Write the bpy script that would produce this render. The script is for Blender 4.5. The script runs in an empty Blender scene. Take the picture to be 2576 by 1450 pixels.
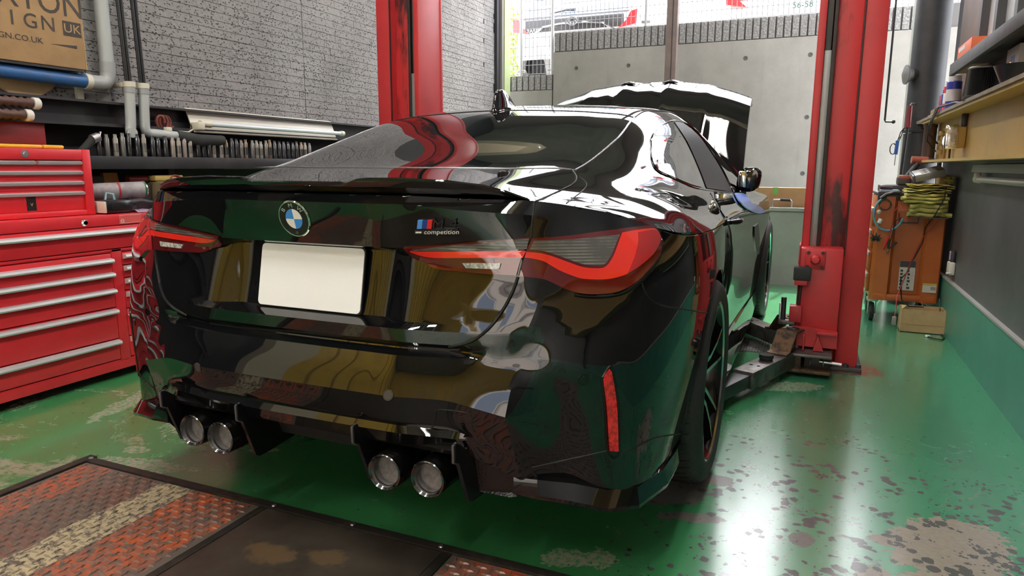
import bpy, bmesh, math, random
from mathutils import Vector, Matrix
from mathutils.bvhtree import BVHTree
from mathutils.geometry import delaunay_2d_cdt
random.seed(7)
scene = bpy.context.scene
C = scene.collection
PI = math.pi
V = Vector

# ---------------------------------------------------------------- camera
IMG_W, IMG_H, FPX = 2576, 1450, 1748.0
YAW, PITCH, ROLL = .4087, .1742, .0043
CAM = Vector((1.1932, -2.3145, 1.0454))
_cy, _sy, _cp, _sp = math.cos(YAW), math.sin(YAW), math.cos(PITCH), math.sin(PITCH)
FWD = Vector((-_sy*_cp, _cy*_cp, -_sp)); _r = Vector((_cy, _sy, 0)); _u = _r.cross(FWD)
RIGHT = _r*math.cos(ROLL) + _u*math.sin(ROLL); UP = -_r*math.sin(ROLL) + _u*math.cos(ROLL)
cam_data = bpy.data.cameras.new('camera'); cam = bpy.data.objects.new('camera', cam_data); C.objects.link(cam)
cam_data.sensor_fit = 'HORIZONTAL'; cam_data.sensor_width = 36; cam_data.lens = FPX*36/IMG_W
cam_data.clip_start = .05; cam_data.clip_end = 400
M = Matrix((RIGHT, UP, -FWD)).transposed().to_4x4(); M.translation = CAM; cam.matrix_world = M
scene.camera = cam

# ---------------------------------------------------------------- view, sky, sun
vs = scene.view_settings
vs.view_transform = 'Standard'; vs.look = 'None'; vs.gamma = 1; vs.use_curve_mapping = False; vs.exposure = 0.55
world = bpy.data.worlds.new('sky'); scene.world = world; world.use_nodes = True
nt = world.node_tree; nt.nodes.clear()
wo = nt.nodes.new('ShaderNodeOutputWorld'); bg = nt.nodes.new('ShaderNodeBackground')
sky = nt.nodes.new('ShaderNodeTexSky'); sky.sky_type = 'NISHITA'; sky.sun_disc = False
sky.sun_elevation = math.radians(58); sky.sun_rotation = math.radians(15); sky.air_density = 1.0; sky.dust_density = 6.0; sky.ozone_density = 1.0
hz = nt.nodes.new('ShaderNodeMix'); hz.data_type = 'RGBA'; hz.inputs['Factor'].default_value = .72
hz.inputs['B'].default_value = (10.2, 10.3, 10.7, 1)      # even bright haze over the whole sky
nt.links.new(sky.outputs[0], hz.inputs['A']); nt.links.new(hz.outputs['Result'], bg.inputs[0]); nt.links.new(bg.outputs[0], wo.inputs[0])
bg.inputs[1].default_value = .60
sun_d = bpy.data.lights.new('sun', 'SUN'); sun_d.energy = 7.0; sun_d.angle = math.radians(.6); sun_d.color = (1, .95, .86)
sun = bpy.data.objects.new('sun', sun_d); C.objects.link(sun)
SUN_DIR = Vector((.10, .60, 1.0)).normalized()           # towards the sun
sun.rotation_euler = SUN_DIR.to_track_quat('Z', 'Y').to_euler(); sun.location = (1, 6, 9)

# ---------------------------------------------------------------- helpers
def pix_ray(px, py):
    return (FWD + RIGHT*((px-IMG_W/2)/FPX) - UP*((py-IMG_H/2)/FPX)).normalized()
def on_plane(px, py, axis, val):
    d = pix_ray(px, py); t = (val-CAM[axis])/d[axis]; return CAM + d*t

MATS = {}
def mat(name, col=(.5,.5,.5), rough=.5, metal=0., ior=None, coat=0., emit=None, es=0., alpha=1., trans=0., noise=None, bump=None, spec=None):
    """plain principled material; noise=(scale, col2, contrast lo, hi, detail) mixes a second colour; bump=(scale, strength, detail)"""
    if name in MATS: return MATS[name]
    m = bpy.data.materials.new(name); m.use_nodes = True; MATS[name] = m
    t = m.node_tree; b = t.nodes['Principled BSDF']
    b.inputs['Base Color'].default_value = (*col, 1); b.inputs['Roughness'].default_value = rough; b.inputs['Metallic'].default_value = metal
    if ior: b.inputs['IOR'].default_value = ior
    if spec is not None: b.inputs['Specular IOR Level'].default_value = spec
    if coat: b.inputs['Coat Weight'].default_value = coat; b.inputs['Coat Roughness'].default_value = .03
    if emit: b.inputs['Emission Color'].default_value = (*emit, 1); b.inputs['Emission Strength'].default_value = es
    if trans: b.inputs['Transmission Weight'].default_value = trans
    if alpha < 1: b.inputs['Alpha'].default_value = alpha
    tc = None
    def coord():
        nonlocal tc
        if tc is None: tc = t.nodes.new('ShaderNodeNewGeometry')
        return tc.outputs['Position']
    if noise:
        sc, c2, lo, hi = noise[:4]
        n = t.nodes.new('ShaderNodeTexNoise'); n.inputs['Scale'].default_value = sc; n.inputs['Detail'].default_value = noise[4] if len(noise) > 4 else 6
        n.inputs['Roughness'].default_value = .65
        r = t.nodes.new('ShaderNodeValToRGB'); r.color_ramp.elements[0].position = lo; r.color_ramp.elements[1].position = hi
        r.color_ramp.elements[0].color = (*col, 1); r.color_ramp.elements[1].color = (*c2, 1)
        t.links.new(coord(), n.inputs['Vector']); t.links.new(n.outputs['Fac'], r.inputs[0]); t.links.new(r.outputs[0], b.inputs['Base Color'])
    if bump:
        n = t.nodes.new('ShaderNodeTexNoise'); n.inputs['Scale'].default_value = bump[0]; n.inputs['Detail'].default_value = bump[2] if len(bump) > 2 else 4
        bp = t.nodes.new('ShaderNodeBump'); bp.inputs['Strength'].default_value = bump[1]; bp.inputs['Distance'].default_value = .01
        t.links.new(coord(), n.inputs['Vector']); t.links.new(n.outputs['Fac'], bp.inputs['Height']); t.links.new(bp.outputs[0], b.inputs['Normal'])
    return m

def tag(o, label=None, cat=None, group=None, kind=None):
    if label: o['label'] = label
    if cat: o['category'] = cat
    if group: o['group'] = group
    if kind: o['kind'] = kind
    return o
def thing(name, label, cat, loc=(0,0,0), rz=0, group=None, parent=None):
    o = bpy.data.objects.new(name, None); C.objects.link(o); o.empty_display_size = .1
    o.location = loc; o.rotation_euler = (0,0,rz)
    return tag(o, label, cat, group)
def wm(o):
    m = o.matrix_basis
    return (wm(o.parent) @ o.matrix_parent_inverse @ m) if o.parent else m
def attach(o, parent):
    o.parent = parent; o.matrix_parent_inverse = wm(parent).inverted()      # meshes are written in world coordinates
def sub_empty(name, parent):
    o = bpy.data.objects.new(name, None); C.objects.link(o); o.parent = parent; return o
def mesh_obj(name, verts, faces, m, parent=None, smooth=None, sharp=None):
    me = bpy.data.meshes.new(name); me.from_pydata([tuple(v) for v in verts], [], faces); me.update()
    return me_obj(name, me, m, parent, smooth)
def me_obj(name, me, m, parent=None, smooth=None):
    if m is not None:
        if isinstance(m, (list, tuple)):
            for k in m: me.materials.append(k)
        else: me.materials.append(m)
    o = bpy.data.objects.new(name, me); C.objects.link(o)
    if parent: attach(o, parent)
    if smooth is not None:
        for p in me.polygons: p.use_smooth = True
        if smooth < 179: me.set_sharp_from_angle(angle=math.radians(smooth))
    return o

class MB:
    """collects boxes, tubes, prisms ... for ONE mesh object"""
    def __init__(s): s.v = []; s.f = []
    def add(s, vs_, fs):
        n = len(s.v); s.v += [Vector(v) for v in vs_]; s.f += [tuple(i+n for i in f) for f in fs]; return s
    def box(s, a, b, bev=0., rot=None, piv=None):
        """axis box from corner a to corner b, optional chamfer"""
        x0,y0,z0 = (min(a[i],b[i]) for i in range(3)); x1,y1,z1 = (max(a[i],b[i]) for i in range(3))
        if bev <= 0:
            vs_ = [(x,y,z) for z in (z0,z1) for y in (y0,y1) for x in (x0,x1)]
            fs = [(0,2,3,1),(4,5,7,6),(0,1,5,4),(2,6,7,3),(0,4,6,2),(1,3,7,5)]
        else:
            bm = bmesh.new(); bmesh.ops.create_cube(bm, size=1)
            for v in bm.verts: v.co = Vector(((x0+x1)/2+v.co.x*(x1-x0), (y0+y1)/2+v.co.y*(y1-y0), (z0+z1)/2+v.co.z*(z1-z0)))
            bev = min(bev, .49*min(x1-x0, y1-y0, z1-z0))
            bmesh.ops.bevel(bm, geom=list(bm.edges), offset=bev, segments=2, affect='EDGES', profile=.5)
            bm.verts.index_update(); vs_ = [v.co.copy() for v in bm.verts]; fs = [tuple(v.index for v in f.verts) for f in bm.faces]; bm.free()
        if rot is not None:
            pv = Vector(piv) if piv is not None else Vector(((x0+x1)/2,(y0+y1)/2,(z0+z1)/2))
            vs_ = [rot @ (Vector(v)-pv) + pv for v in vs_]
        return s.add(vs_, fs)
    def prism(s, poly, axis, a, b):
        """polygon (2D list in the two other axes, in order) extruded along axis from a to b"""
        def P(u, w): p = [u, w]; p.insert(axis, 0); return p
        n = len(poly); vs_ = []
        for h in (a, b):
            for (u, w) in poly:
                p = P(u, w); p[axis] = h; vs_.append(p)
        fs = [tuple(range(n)), tuple(range(2*n-1, n-1, -1))] + [(i, i+n, (i+1)%n+n, (i+1)%n) for i in range(n)]
        return s.add(vs_, fs)
    def tube(s, pts, r, n=8, cap=True, closed=False):
        pts = [Vector(p) for p in pts]; rs = r if isinstance(r, (list, tuple)) else [r]*len(pts)
        base = len(s.v); up = None; k = len(pts)
        for i, p in enumerate(pts):
            if closed: t = pts[(i+1)%k]-pts[i-1]
            else: t = pts[min(i+1,k-1)]-pts[max(i-1,0)]
            t.normalize()
            if up is None:
                up = Vector((0,0,1)) if abs(t.z) < .9 else Vector((1,0,0))
            up = (up - t*up.dot(t)); up.normalize(); w = t.cross(up)
            for j in range(n):
                a = 2*PI*j/n; s.v.append(p + (up*math.cos(a)+w*math.sin(a))*rs[i])
        for i in range(k if closed else k-1):
            i2 = (i+1) % k
            for j in range(n):
                s.f.append((base+i*n+j, base+i*n+(j+1)%n, base+i2*n+(j+1)%n, base+i2*n+j))
        if cap and not closed:
            s.f.append(tuple(base+j for j in range(n-1,-1,-1))); s.f.append(tuple(base+(k-1)*n+j for j in range(n)))
        return s
    def lathe(s, prof, c, axis=(0,0,1), n=24, closed=False, cap=True):
        """profile [(r, h)] turned round axis through c"""
        ax = Vector(axis).normalized(); u = ax.orthogonal().normalized(); w = ax.cross(u); c = Vector(c); base = len(s.v); k = len(prof)
        for (r, h) in prof:
            for j in range(n):
                a = 2*PI*j/n; s.v.append(c + ax*h + (u*math.cos(a)+w*math.sin(a))*r)
        for i in range(k if closed else k-1):
            i2 = (i+1) % k
            for j in range(n): s.f.append((base+i*n+j, base+i*n+(j+1)%n, base+i2*n+(j+1)%n, base+i2*n+j))
        if not closed and cap:
            if prof[0][0] > 1e-6: s.f.append(tuple(base+j for j in range(n-1,-1,-1)))
            if prof[-1][0] > 1e-6: s.f.append(tuple(base+(k-1)*n+j for j in range(n)))
        return s
    def sphere(s, c, r, n=10, sq=(1,1,1)):
        c = Vector(c); base = len(s.v); m = n//2
        for i in range(m+1):
            t = PI*i/m
            for j in range(n):
                a = 2*PI*j/n; s.v.append(c + Vector((r*sq[0]*math.sin(t)*math.cos(a), r*sq[1]*math.sin(t)*math.sin(a), r*sq[2]*math.cos(t))))
        for i in range(m):
            for j in range(n): s.f.append((base+i*n+j, base+(i+1)*n+j, base+(i+1)*n+(j+1)%n, base+i*n+(j+1)%n))
        return s
    def xform(s, mtx, start=0):
        for i in range(start, len(s.v)): s.v[i] = mtx @ s.v[i]
        return s
    def mirror(s):
        n = len(s.v); s.v += [Vector((-v.x, v.y, v.z)) for v in s.v]; s.f += [tuple(i+n for i in reversed(f)) for f in s.f[:]]; return s
    def build(s, name, m, parent=None, smooth=None):
        me = bpy.data.meshes.new(name); me.from_pydata([tuple(v) for v in s.v], [], s.f); me.update()
        bm = bmesh.new(); bm.from_mesh(me); bmesh.ops.remove_doubles(bm, verts=bm.verts, dist=1e-5); bmesh.ops.recalc_face_normals(bm, faces=bm.faces); bm.to_mesh(me); bm.free()
        return me_obj(name, me, m, parent, smooth)
def rz_(a): return Matrix.Rotation(a, 3, 'Z')
def copy_tree(o, parent=None):
    c = o.copy(); C.objects.link(c); c.parent = parent
    for ch in o.children: copy_tree(ch, c)
    return c
def text_mesh(s, size, extrude=.0008):
    cu = bpy.data.curves.new('lettering', 'FONT'); cu.body = s; cu.size = size; cu.extrude = extrude; cu.align_x = 'CENTER'; cu.align_y = 'CENTER'
    cu.resolution_u = 3
    o = bpy.data.objects.new('lettering', cu); me = bpy.data.meshes.new_from_object(o); bpy.data.objects.remove(o); bpy.data.curves.remove(cu)
    return me
def lettering(name, s, size, origin, xdir, ydir, m, parent=None, extrude=.0008, shear=0., sx=1., bold=0.):
    me = text_mesh(s, size, extrude); X = Vector(xdir).normalized(); Y = Vector(ydir).normalized(); Z = X.cross(Y); O = Vector(origin)
    for v in me.vertices:
        c = v.co.copy(); v.co = O + X*(c.x*sx + c.y*shear) + Y*c.y + Z*c.z
    return me_obj(name, me, m, parent)
# ================================================================= ROOM
class NB:
    """small node-building helper"""
    def __init__(s, name, rough=.5, metal=0.):
        s.m = bpy.data.materials.new(name); s.m.use_nodes = True; MATS[name] = s.m; s.t = s.m.node_tree; s.b = s.t.nodes['Principled BSDF']
        s.b.inputs['Roughness'].default_value = rough; s.b.inputs['Metallic'].default_value = metal
        s.g = s.t.nodes.new('ShaderNodeNewGeometry'); s.pos = s.g.outputs['Position']
    def _in(s, sock, v):
        if hasattr(v, 'is_linked') or hasattr(v, 'links'): s.t.links.new(v, sock)
        else: sock.default_value = v
    def noise(s, scale, detail=6, rough=.6, vec=None, dist=0.):
        n = s.t.nodes.new('ShaderNodeTexNoise'); n.inputs['Scale'].default_value = scale; n.inputs['Detail'].default_value = detail; n.inputs['Roughness'].default_value = rough; n.inputs['Distortion'].default_value = dist
        s.t.links.new(vec or s.pos, n.inputs['Vector']); return n.outputs['Fac']
    def voronoi(s, scale, vec=None, feat='F1', rnd=1.):
        n = s.t.nodes.new('ShaderNodeTexVoronoi'); n.feature = feat; n.inputs['Scale'].default_value = scale; n.inputs['Randomness'].default_value = rnd
        s.t.links.new(vec or s.pos, n.inputs['Vector']); return n.outputs['Distance']
    def math(s, op, a, b=0., c=None, clamp=False):
        n = s.t.nodes.new('ShaderNodeMath'); n.operation = op; n.use_clamp = clamp; s._in(n.inputs[0], a); s._in(n.inputs[1], b)
        if c is not None: s._in(n.inputs[2], c)
        return n.outputs[0]
    def ramp(s, v, lo, hi): return s.map(v, lo, hi, 0., 1.)
    def map(s, v, a, b, c, d):
        n = s.t.nodes.new('ShaderNodeMapRange'); n.clamp = True; s._in(n.inputs[0], v)
        for i, q in enumerate((a, b, c, d)): n.inputs[i+1].default_value = q
        return n.outputs[0]
    def mix(s, f, a, b):
        n = s.t.nodes.new('ShaderNodeMix'); n.data_type = 'RGBA'; s._in(n.inputs['Factor'], f)
        for k, v in (('A', a), ('B', b)):
            sock = [i for i in n.inputs if i.name == k and i.type == 'RGBA'][0]
            if isinstance(v, tuple): sock.default_value = (*v, 1)
            else: s.t.links.new(v, sock)
        return [o for o in n.outputs if o.type == 'RGBA'][0]
    def mapping(s, loc=(0,0,0), rot=(0,0,0), scale=(1,1,1), vec=None):
        n = s.t.nodes.new('ShaderNodeMapping'); n.vector_type = 'TEXTURE'; n.inputs['Location'].default_value = loc; n.inputs['Rotation'].default_value = rot; n.inputs['Scale'].default_value = scale
        s.t.links.new(vec or s.pos, n.inputs['Vector']); return n.outputs[0]
    def sep(s):
        n = s.t.nodes.new('ShaderNodeSeparateXYZ'); s.t.links.new(s.pos, n.inputs[0]); return n.outputs
    def length(s, v):
        n = s.t.nodes.new('ShaderNodeVectorMath'); n.operation = 'LENGTH'; s.t.links.new(v, n.inputs[0]); return n.outputs['Value']
    def color(s, v): s._in(s.b.inputs['Base Color'], v); return s
    def rough(s, v): s._in(s.b.inputs['Roughness'], v); return s
    def bump(s, h, strength=.3, dist=.01):
        n = s.t.nodes.new('ShaderNodeBump'); n.inputs['Strength'].default_value = strength; n.inputs['Distance'].default_value = dist
        s._in(n.inputs['Height'], h); s.t.links.new(n.outputs[0], s.b.inputs['Normal']); return s

# ---- floor paint: green, chipped down to concrete in places
F = NB('green_floor_paint'); X_, Y_, Z_ = F.sep()
base = F.mix(F.ramp(F.noise(1.1, 3), .3, .75), (.040,.25,.080), (.060,.31,.11))
base = F.mix(F.math('MULTIPLY', F.ramp(F.noise(70, 8, .8), .40, .80), .06), base, (.10,.27,.15))
right = F.ramp(X_, .7, 1.4)
base = F.mix(F.math('MULTIPLY', right, .55), base, (.045,.26,.17))  # bluish sheen of the right-hand side, mixed into the floor colour
scr = F.math('MULTIPLY', F.ramp(F.noise(5, 10, .75, dist=1.2), .60, .70), F.ramp(F.noise(38, 4), .47, .55))
base = F.mix(F.math('MULTIPLY', scr, .5), base, (.25,.34,.27))
wob = F.noise(11, 8, .7); wob2 = F.noise(45, 4, .6)
def blot(cx, cy, rx, ry, rot=0., amp=.9):
    d = F.length(F.mapping((cx, cy, 0), (0,0,rot), (rx, ry, 1)))
    d = F.math('ADD', d, F.math('MULTIPLY', F.math('SUBTRACT', wob, .5), amp*2)); d = F.math('ADD', d, F.math('MULTIPLY', F.math('SUBTRACT', wob2, .5), .8))
    return F.math('LESS_THAN', d, 1.)
def union(ms):
    r = ms[0]
    for m_ in ms[1:]: r = F.math('MAXIMUM', r, m_)
    return r
tan = union([blot(1.61,-.19,.14,.20,-.5,.5), blot(1.46,-.22,.055,.035,0,.6), blot(1.60,-.42,.16,.07,0,.7), blot(1.40,-.42,.05,.05)])
grey = union([blot(.80,-.12,.15,.15,.3,.7), blot(.915,-.31,.10,.030,.25,.8), blot(.96,-.02,.06,.04), blot(1.23,-.31,.035,.04), blot(.45,-.20,.05,.03), blot(.60,-.30,.05,.03)])
wear = union([blot(-1.12,-.10,.12,.16,0,1.3), blot(-1.05,-.32,.16,.12,.4,1.4), blot(-.93,-.72,.20,.05,.2,1.3), blot(-1.06,-.63,.05,.03), blot(-.62,-.44,.05,.025,.4), blot(-1.2,.25,.10,.1,.3,1.4), blot(-1.55,-.3,.05,.2,.3,1.4), blot(.68,-.66,.10,.05,.4,1.5), blot(1.05,1.15,.25,.08,.3,1.6)])
# small dark chips, dense on the right, sparse elsewhere
chipv = F.voronoi(26); chipn = F.noise(7, 5, .7)
dens = F.math('ADD', F.math('MULTIPLY', F.math('MULTIPLY', F.ramp(X_, .72, 1.0), F.ramp(Y_, .75, .0)), .40), .16)
chips = F.math('LESS_THAN', F.math('ADD', chipv, F.math('MULTIPLY', F.math('SUBTRACT', F.noise(90, 3), .5), .25)), F.math('MULTIPLY', F.ramp(chipn, .42, .60), dens))
chips2 = F.math('LESS_THAN', F.math('ADD', F.voronoi(62), F.math('MULTIPLY', F.math('SUBTRACT', F.noise(160, 2), .5), .3)), F.math('MULTIPLY', F.ramp(F.noise(5, 4), .48, .66), F.math('MULTIPLY', dens, .9)))
conc = F.mix(F.noise(60, 5), (.20,.17,.14), (.36,.31,.25)); cgrey = F.mix(F.noise(70, 5), (.115,.108,.098), (.22,.208,.19))
col_ = F.mix(wear, base, F.mix(F.ramp(F.noise(60, 4), .45, .6), (.33,.33,.24), base))
flk = F.math('MULTIPLY', F.ramp(F.noise(2.6, 9, .72, dist=1.0), .56, .62), F.math('MULTIPLY', F.ramp(X_, -.35, -.95), F.ramp(F.noise(34, 5), .40, .52)))
col_ = F.mix(F.math('MULTIPLY', flk, .8), col_, (.36,.36,.27))
flk2 = F.math('MULTIPLY', F.ramp(F.noise(4.0, 9, .75, F.mapping((3.1,1.7,0)), dist=1.5), .60, .64), F.ramp(F.noise(40, 4), .42, .5))
col_ = F.mix(F.math('MULTIPLY', flk2, .45), col_, (.22,.30,.22))
col_ = F.mix(grey, col_, cgrey); col_ = F.mix(tan, col_, conc)
col_ = F.mix(F.math('MAXIMUM', chips, chips2), col_, (.060,.060,.056))
red_ring = F.math('MULTIPLY', blot(1.42,1.62,.16,.12,0,.7), F.ramp(F.noise(30, 5), .42, .5))
col_ = F.mix(red_ring, col_, (.30,.02,.025))
F.color(col_)
bare = F.math('MAXIMUM', F.math('MAXIMUM', grey, tan), F.math('MAXIMUM', chips, wear))
F.rough(F.math('ADD', F.map(F.noise(8, 5, .6), .25, .75, .20, .28), F.math('MULTIPLY', bare, .4), clamp=True))
F.bump(F.math('SUBTRACT', F.math('MULTIPLY', F.noise(14, 3), .05), F.math('MULTIPLY', F.math('MAXIMUM', F.math('MAXIMUM', grey, tan), chips), .25)), .35, .006)
F.b.inputs['IOR'].default_value = 1.6; F.b.inputs['Coat Weight'].default_value = .9; F.b.inputs['Coat Roughness'].default_value = .17; F.b.inputs['Coat IOR'].default_value = 1.6

def struct(o, label=None): o['kind'] = 'structure'; 
struct(MB().box((-2.75,-6.4,-.25),(2.6,5.6,0)).build('floor', F.m))

CONC = NB('cast_concrete', .8); c_ = CONC.mix(CONC.ramp(CONC.noise(2.2, 8, .7), .3, .75), (.22,.208,.188), (.31,.295,.268))
st = CONC.noise(3.5, 6, .7, CONC.mapping(scale=(.4,.4,3.0))); c_ = CONC.mix(CONC.math('MULTIPLY', CONC.ramp(st, .55, .75), .35), c_, (.15,.147,.138)); CONC.color(c_); CONC.bump(CONC.noise(60, 6), .15, .004)
RUFF = mat('rough_split_concrete', (.16,.155,.15), .9, noise=(55,(.33,.32,.31),.42,.66,5), bump=(45,1.0,6))
DARKW = mat('dark_grey_plaster', (.065,.065,.072), .45, noise=(2.0,(.115,.112,.12),.35,.75,8), bump=(12,.15,6))
BLACKW = mat('blackened_wall', (.010,.010,.011), .8)
GREENB = mat('green_baseboard_paint', (.045,.23,.165), .35, noise=(3,(.07,.29,.22),.4,.7,6))
struct(MB().box((2.02,-6.4,0),(2.3,3.62,4.2)).build('wall_right', DARKW))
struct(MB().box((2.0,-6.4,0),(2.02,3.5,.335)).build('baseboard_right', GREENB))
struct(MB().box((1.996,-6.4,.335),(2.02,3.5,.345)).build('trim_1', mat('grey_trim',(.30,.30,.28),.6)))
wl = MB().box((-2.75,-6.4,0),(-2.312,5.24,4.2)).build('wall_left', BLACKW); struct(wl)
# ceiling with joists, rear wall round an open doorway, roof edge
CEIL = mat('dim_ceiling_board', (.30,.28,.24), .8, noise=(1.5,(.20,.19,.17),.4,.7))
ce = MB().box((-2.75,-6.4,4.2),(2.6,4.7,4.35)).build('ceiling', CEIL); struct(ce)
struct(MB().box((-2.75,4.58,3.62),(2.6,4.70,4.2)).build('wall_header', mat('header_board',(.16,.15,.14),.7)))
CREAM = mat('cream_joist_paint', (.62,.54,.38), .6); YEL = mat('yellow_girder_paint', (.62,.40,.045), .42, noise=(4,(.48,.28,.03),.5,.72,6))
for y in (-5.2,-3.5,-1.8,-.1,1.6,3.3): MB().box((-2.7,y-.06,4.02),(2.0,y+.06,4.2)).build('joist', CREAM, ce)
wb = MB(); wb.box((-2.75,-6.55,0),(-1.5,-6.4,4.35)).box((1.9,-6.55,0),(2.6,-6.4,4.35)).box((-1.5,-6.55,2.5),(1.9,-6.4,4.35))
struct(wb.build('wall_back', YEL))

# yellow sheeting and a cream pillar on the left wall towards the rear door (they show in the car's bumper)
ys = MB().box((-2.312,-6.3,1.2),(-2.27,-3.3,4.1)).build('panel_left', YEL); struct(ys)
for k in range(7): MB().box((-2.27,-6.2+k*.42,1.2),(-2.255,-6.17+k*.42,4.1)).build('sheet_seam', mat('yellow_seam',(.30,.18,.02),.5), ys)
MB().box((-2.312,-3.3,0),(-2.18,-2.85,4.2)).build('trim_8', CREAM); struct(bpy.data.objects['trim_8'])
# ---- left wall: every course of the brick-pattern siding
BR = NB('grey_textured_brick', .75)
bb = BR.mix(BR.ramp(BR.noise(3, 5), .3, .7), (.20,.19,.188), (.27,.258,.252))
pits = BR.ramp(BR.voronoi(62, BR.mapping(scale=(1,1.3,.8))), .34, .20); pn_ = BR.ramp(BR.noise(16, 3), .40, .50)
pitm = BR.math('MULTIPLY', pits, pn_); bb = BR.mix(pitm, bb, (.045,.043,.042)); BR.color(bb)
wv = BR.t.nodes.new('ShaderNodeTexWave'); wv.inputs['Scale'].default_value = 34; wv.inputs['Distortion'].default_value = 3.5; wv.inputs['Detail'].default_value = 3
BR.t.links.new(BR.mapping(rot=(.75,0,0)), wv.inputs['Vector'])
BR.bump(BR.math('SUBTRACT', BR.math('MULTIPLY', wv.outputs['Fac'], .45), pitm), .9, .008)
PITCH_Z, Z0 = .0507, 1.366
backing = MB().box((-2.312,-2.6,Z0),(-2.300,5.20,3.6)).build('siding_backing', mat('siding_joint', (.040,.038,.037), .9), wl)
bricks = []
rb = random.Random(11)
for r in range(int((3.1-Z0)/PITCH_Z)):
    y = -1.2 + rb.uniform(-.3,0); z = Z0+r*PITCH_Z
    while y < 5.19:
        L = rb.choice((.24,.31,.38,.45,.31)); e = min(y+L, 5.195)
        for sm in (1.905, 4.935):
            if y < sm-.002 < e: e = sm
        if e-y > .03: bricks.append((y, e, z))
        y = e + (.0 if abs(e-1.905) > 1e-6 else .004)
def pix(p):
    d = V(p)-CAM; w = d.dot(FWD)
    return (IMG_W/2+FPX*d.dot(RIGHT)/w, IMG_H/2-FPX*d.dot(UP)/w) if w > .05 else None
def seen(b):
    a, c = pix((-2.293,b[0],b[2])), pix((-2.293,b[1],b[2]+PITCH_Z))
    if not a or not c or c[0] < 0 or a[0] > IMG_W or a[1] < 0: return 0
    if 965 < a[0] and c[0] < 1105: return 0
    return abs((min(c[0],2576)-max(a[0],0))*(a[1]-max(c[1],0)))
rank = sorted(range(len(bricks)), key=lambda i: -seen(bricks[i])); single = set(rank[:298])
BRM = {}
rest = MB(); G = .0015
for i, (y0, y1, z) in enumerate(bricks):
    L = round(y1-y0, 3); dx = rb.uniform(-.0015,.0015)
    if i in single:
        if L not in BRM:
            m0 = MB().box((0,G,G),(.012,L-G,PITCH_Z-G)); me = bpy.data.meshes.new('brick'); me.from_pydata([tuple(v) for v in m0.v], [], m0.f); me.materials.append(BR.m); BRM[L] = me
        o = bpy.data.objects.new('brick', BRM[L]); C.objects.link(o); o.parent = wl; o.location = (-2.3045+dx, y0, z)
    else: rest.box((-2.3045+dx,y0+G,z+G),(-2.2925+dx,y1-G,z+PITCH_Z-G))
ro = rest.build('brick_courses', BR.m, wl); ro['kind'] = 'stuff'
# end of the left wall: dark reveal, grey strip, pale green post
struct(MB().box((-2.33,5.20,0),(-2.26,5.285,4.2)).build('trim_2', mat('dark_reveal',(.02,.02,.025),.6)))
struct(MB().box((-2.30,5.285,0),(-2.235,5.34,4.2)).build('trim_3', mat('grey_brown_strip',(.20,.185,.17),.6)))
struct(MB().box((-2.30,5.34,0),(-2.225,5.50,4.2)).build('trim_4', mat('pale_green_post_paint',(.36,.44,.22),.55)))
# right side of the opening
struct(MB().box((1.80,4.10,0),(1.87,4.30,4.2)).build('trim_5', mat('pale_grey_green_frame',(.36,.38,.33),.6)))
struct(MB().box((1.87,4.00,0),(1.95,4.30,4.2)).build('trim_6', mat('grey_brown_strip',(.20,.185,.17),.6)))

# ---- retaining wall across the lane, split-ribbed courses on top
rw = MB().box((-1.72,5.6,0),(4.6,5.9,2.345)).build('wall_front', CONC.m); struct(rw)
rb_me = bpy.data.meshes.new('rib'); m0 = MB().box((0,-.012,0),(.060,.10,.205),.004); rb_me.from_pydata([tuple(v) for v in m0.v], [], m0.f); rb_me.materials.append(RUFF)
MB().box((-1.72,5.62,2.345),(4.6,5.9,2.565)).build('ribbed_cap', mat('rib_groove_concrete',(.12,.115,.11),.9), rw)
for i in range(50):
    o = bpy.data.objects.new('rib', rb_me); C.objects.link(o); o.parent = rw; o.location = (-1.715+i*.0755, 5.612, 2.352)
lw = MB().box((-5,5.6,0),(-1.735,5.9,1.925)).build('wall_far', CONC.m); struct(lw)
MB().box((-5,5.62,1.925),(-1.735,5.9,2.10)).build('ribbed_cap', mat('rib_groove_concrete'), lw)
for i in range(9):
    o = bpy.data.objects.new('rib', rb_me); C.objects.link(o); o.parent = lw; o.location = (-1.80-i*.0755, 5.612, 1.93); o.scale = (1,1,.83)
hole = MB().lathe([(.0,.0006),(.013,.0006),(.016,.003),(.021,.0025),(.023,-.001)], (0,0,0), (0,-1,0), 14)
hm = bpy.data.meshes.new('tie_hole'); hm.from_pydata([tuple(v) for v in hole.v], [], hole.f); hm.materials.append(mat('tie_hole_dark',(.085,.080,.074),.9))  # flat dark disc, the recess's shade is put into its colour
for x, z in ((-1.44,2.155),(-.83,2.155),(.415,2.165),(1.04,2.165),(1.05,1.55),(1.05,.98),(-1.44,1.5),(-.83,1.5),(.41,1.5)):
    o = bpy.data.objects.new('tie_hole', hm); C.objects.link(o); o.parent = rw; o.location = (x, 5.5995, z)
struct(MB().box((-8,5.9,1.9),(12,40,2.08)).build('ground_upper', mat('pale_asphalt',(.55,.54,.52),.85)))  # asphalt's own pale tone, one even colour
struct(MB().box((-9,5.5,-.3),(12,5.9,-.002)).build('ground_lane', mat('lane_concrete',(.4,.4,.38),.85)))
struct(MB().box((-40,-60,-.4),(40,-6.4,-.03)).build('ground_rear', mat('yard_concrete',(.34,.33,.31),.85)))
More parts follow.
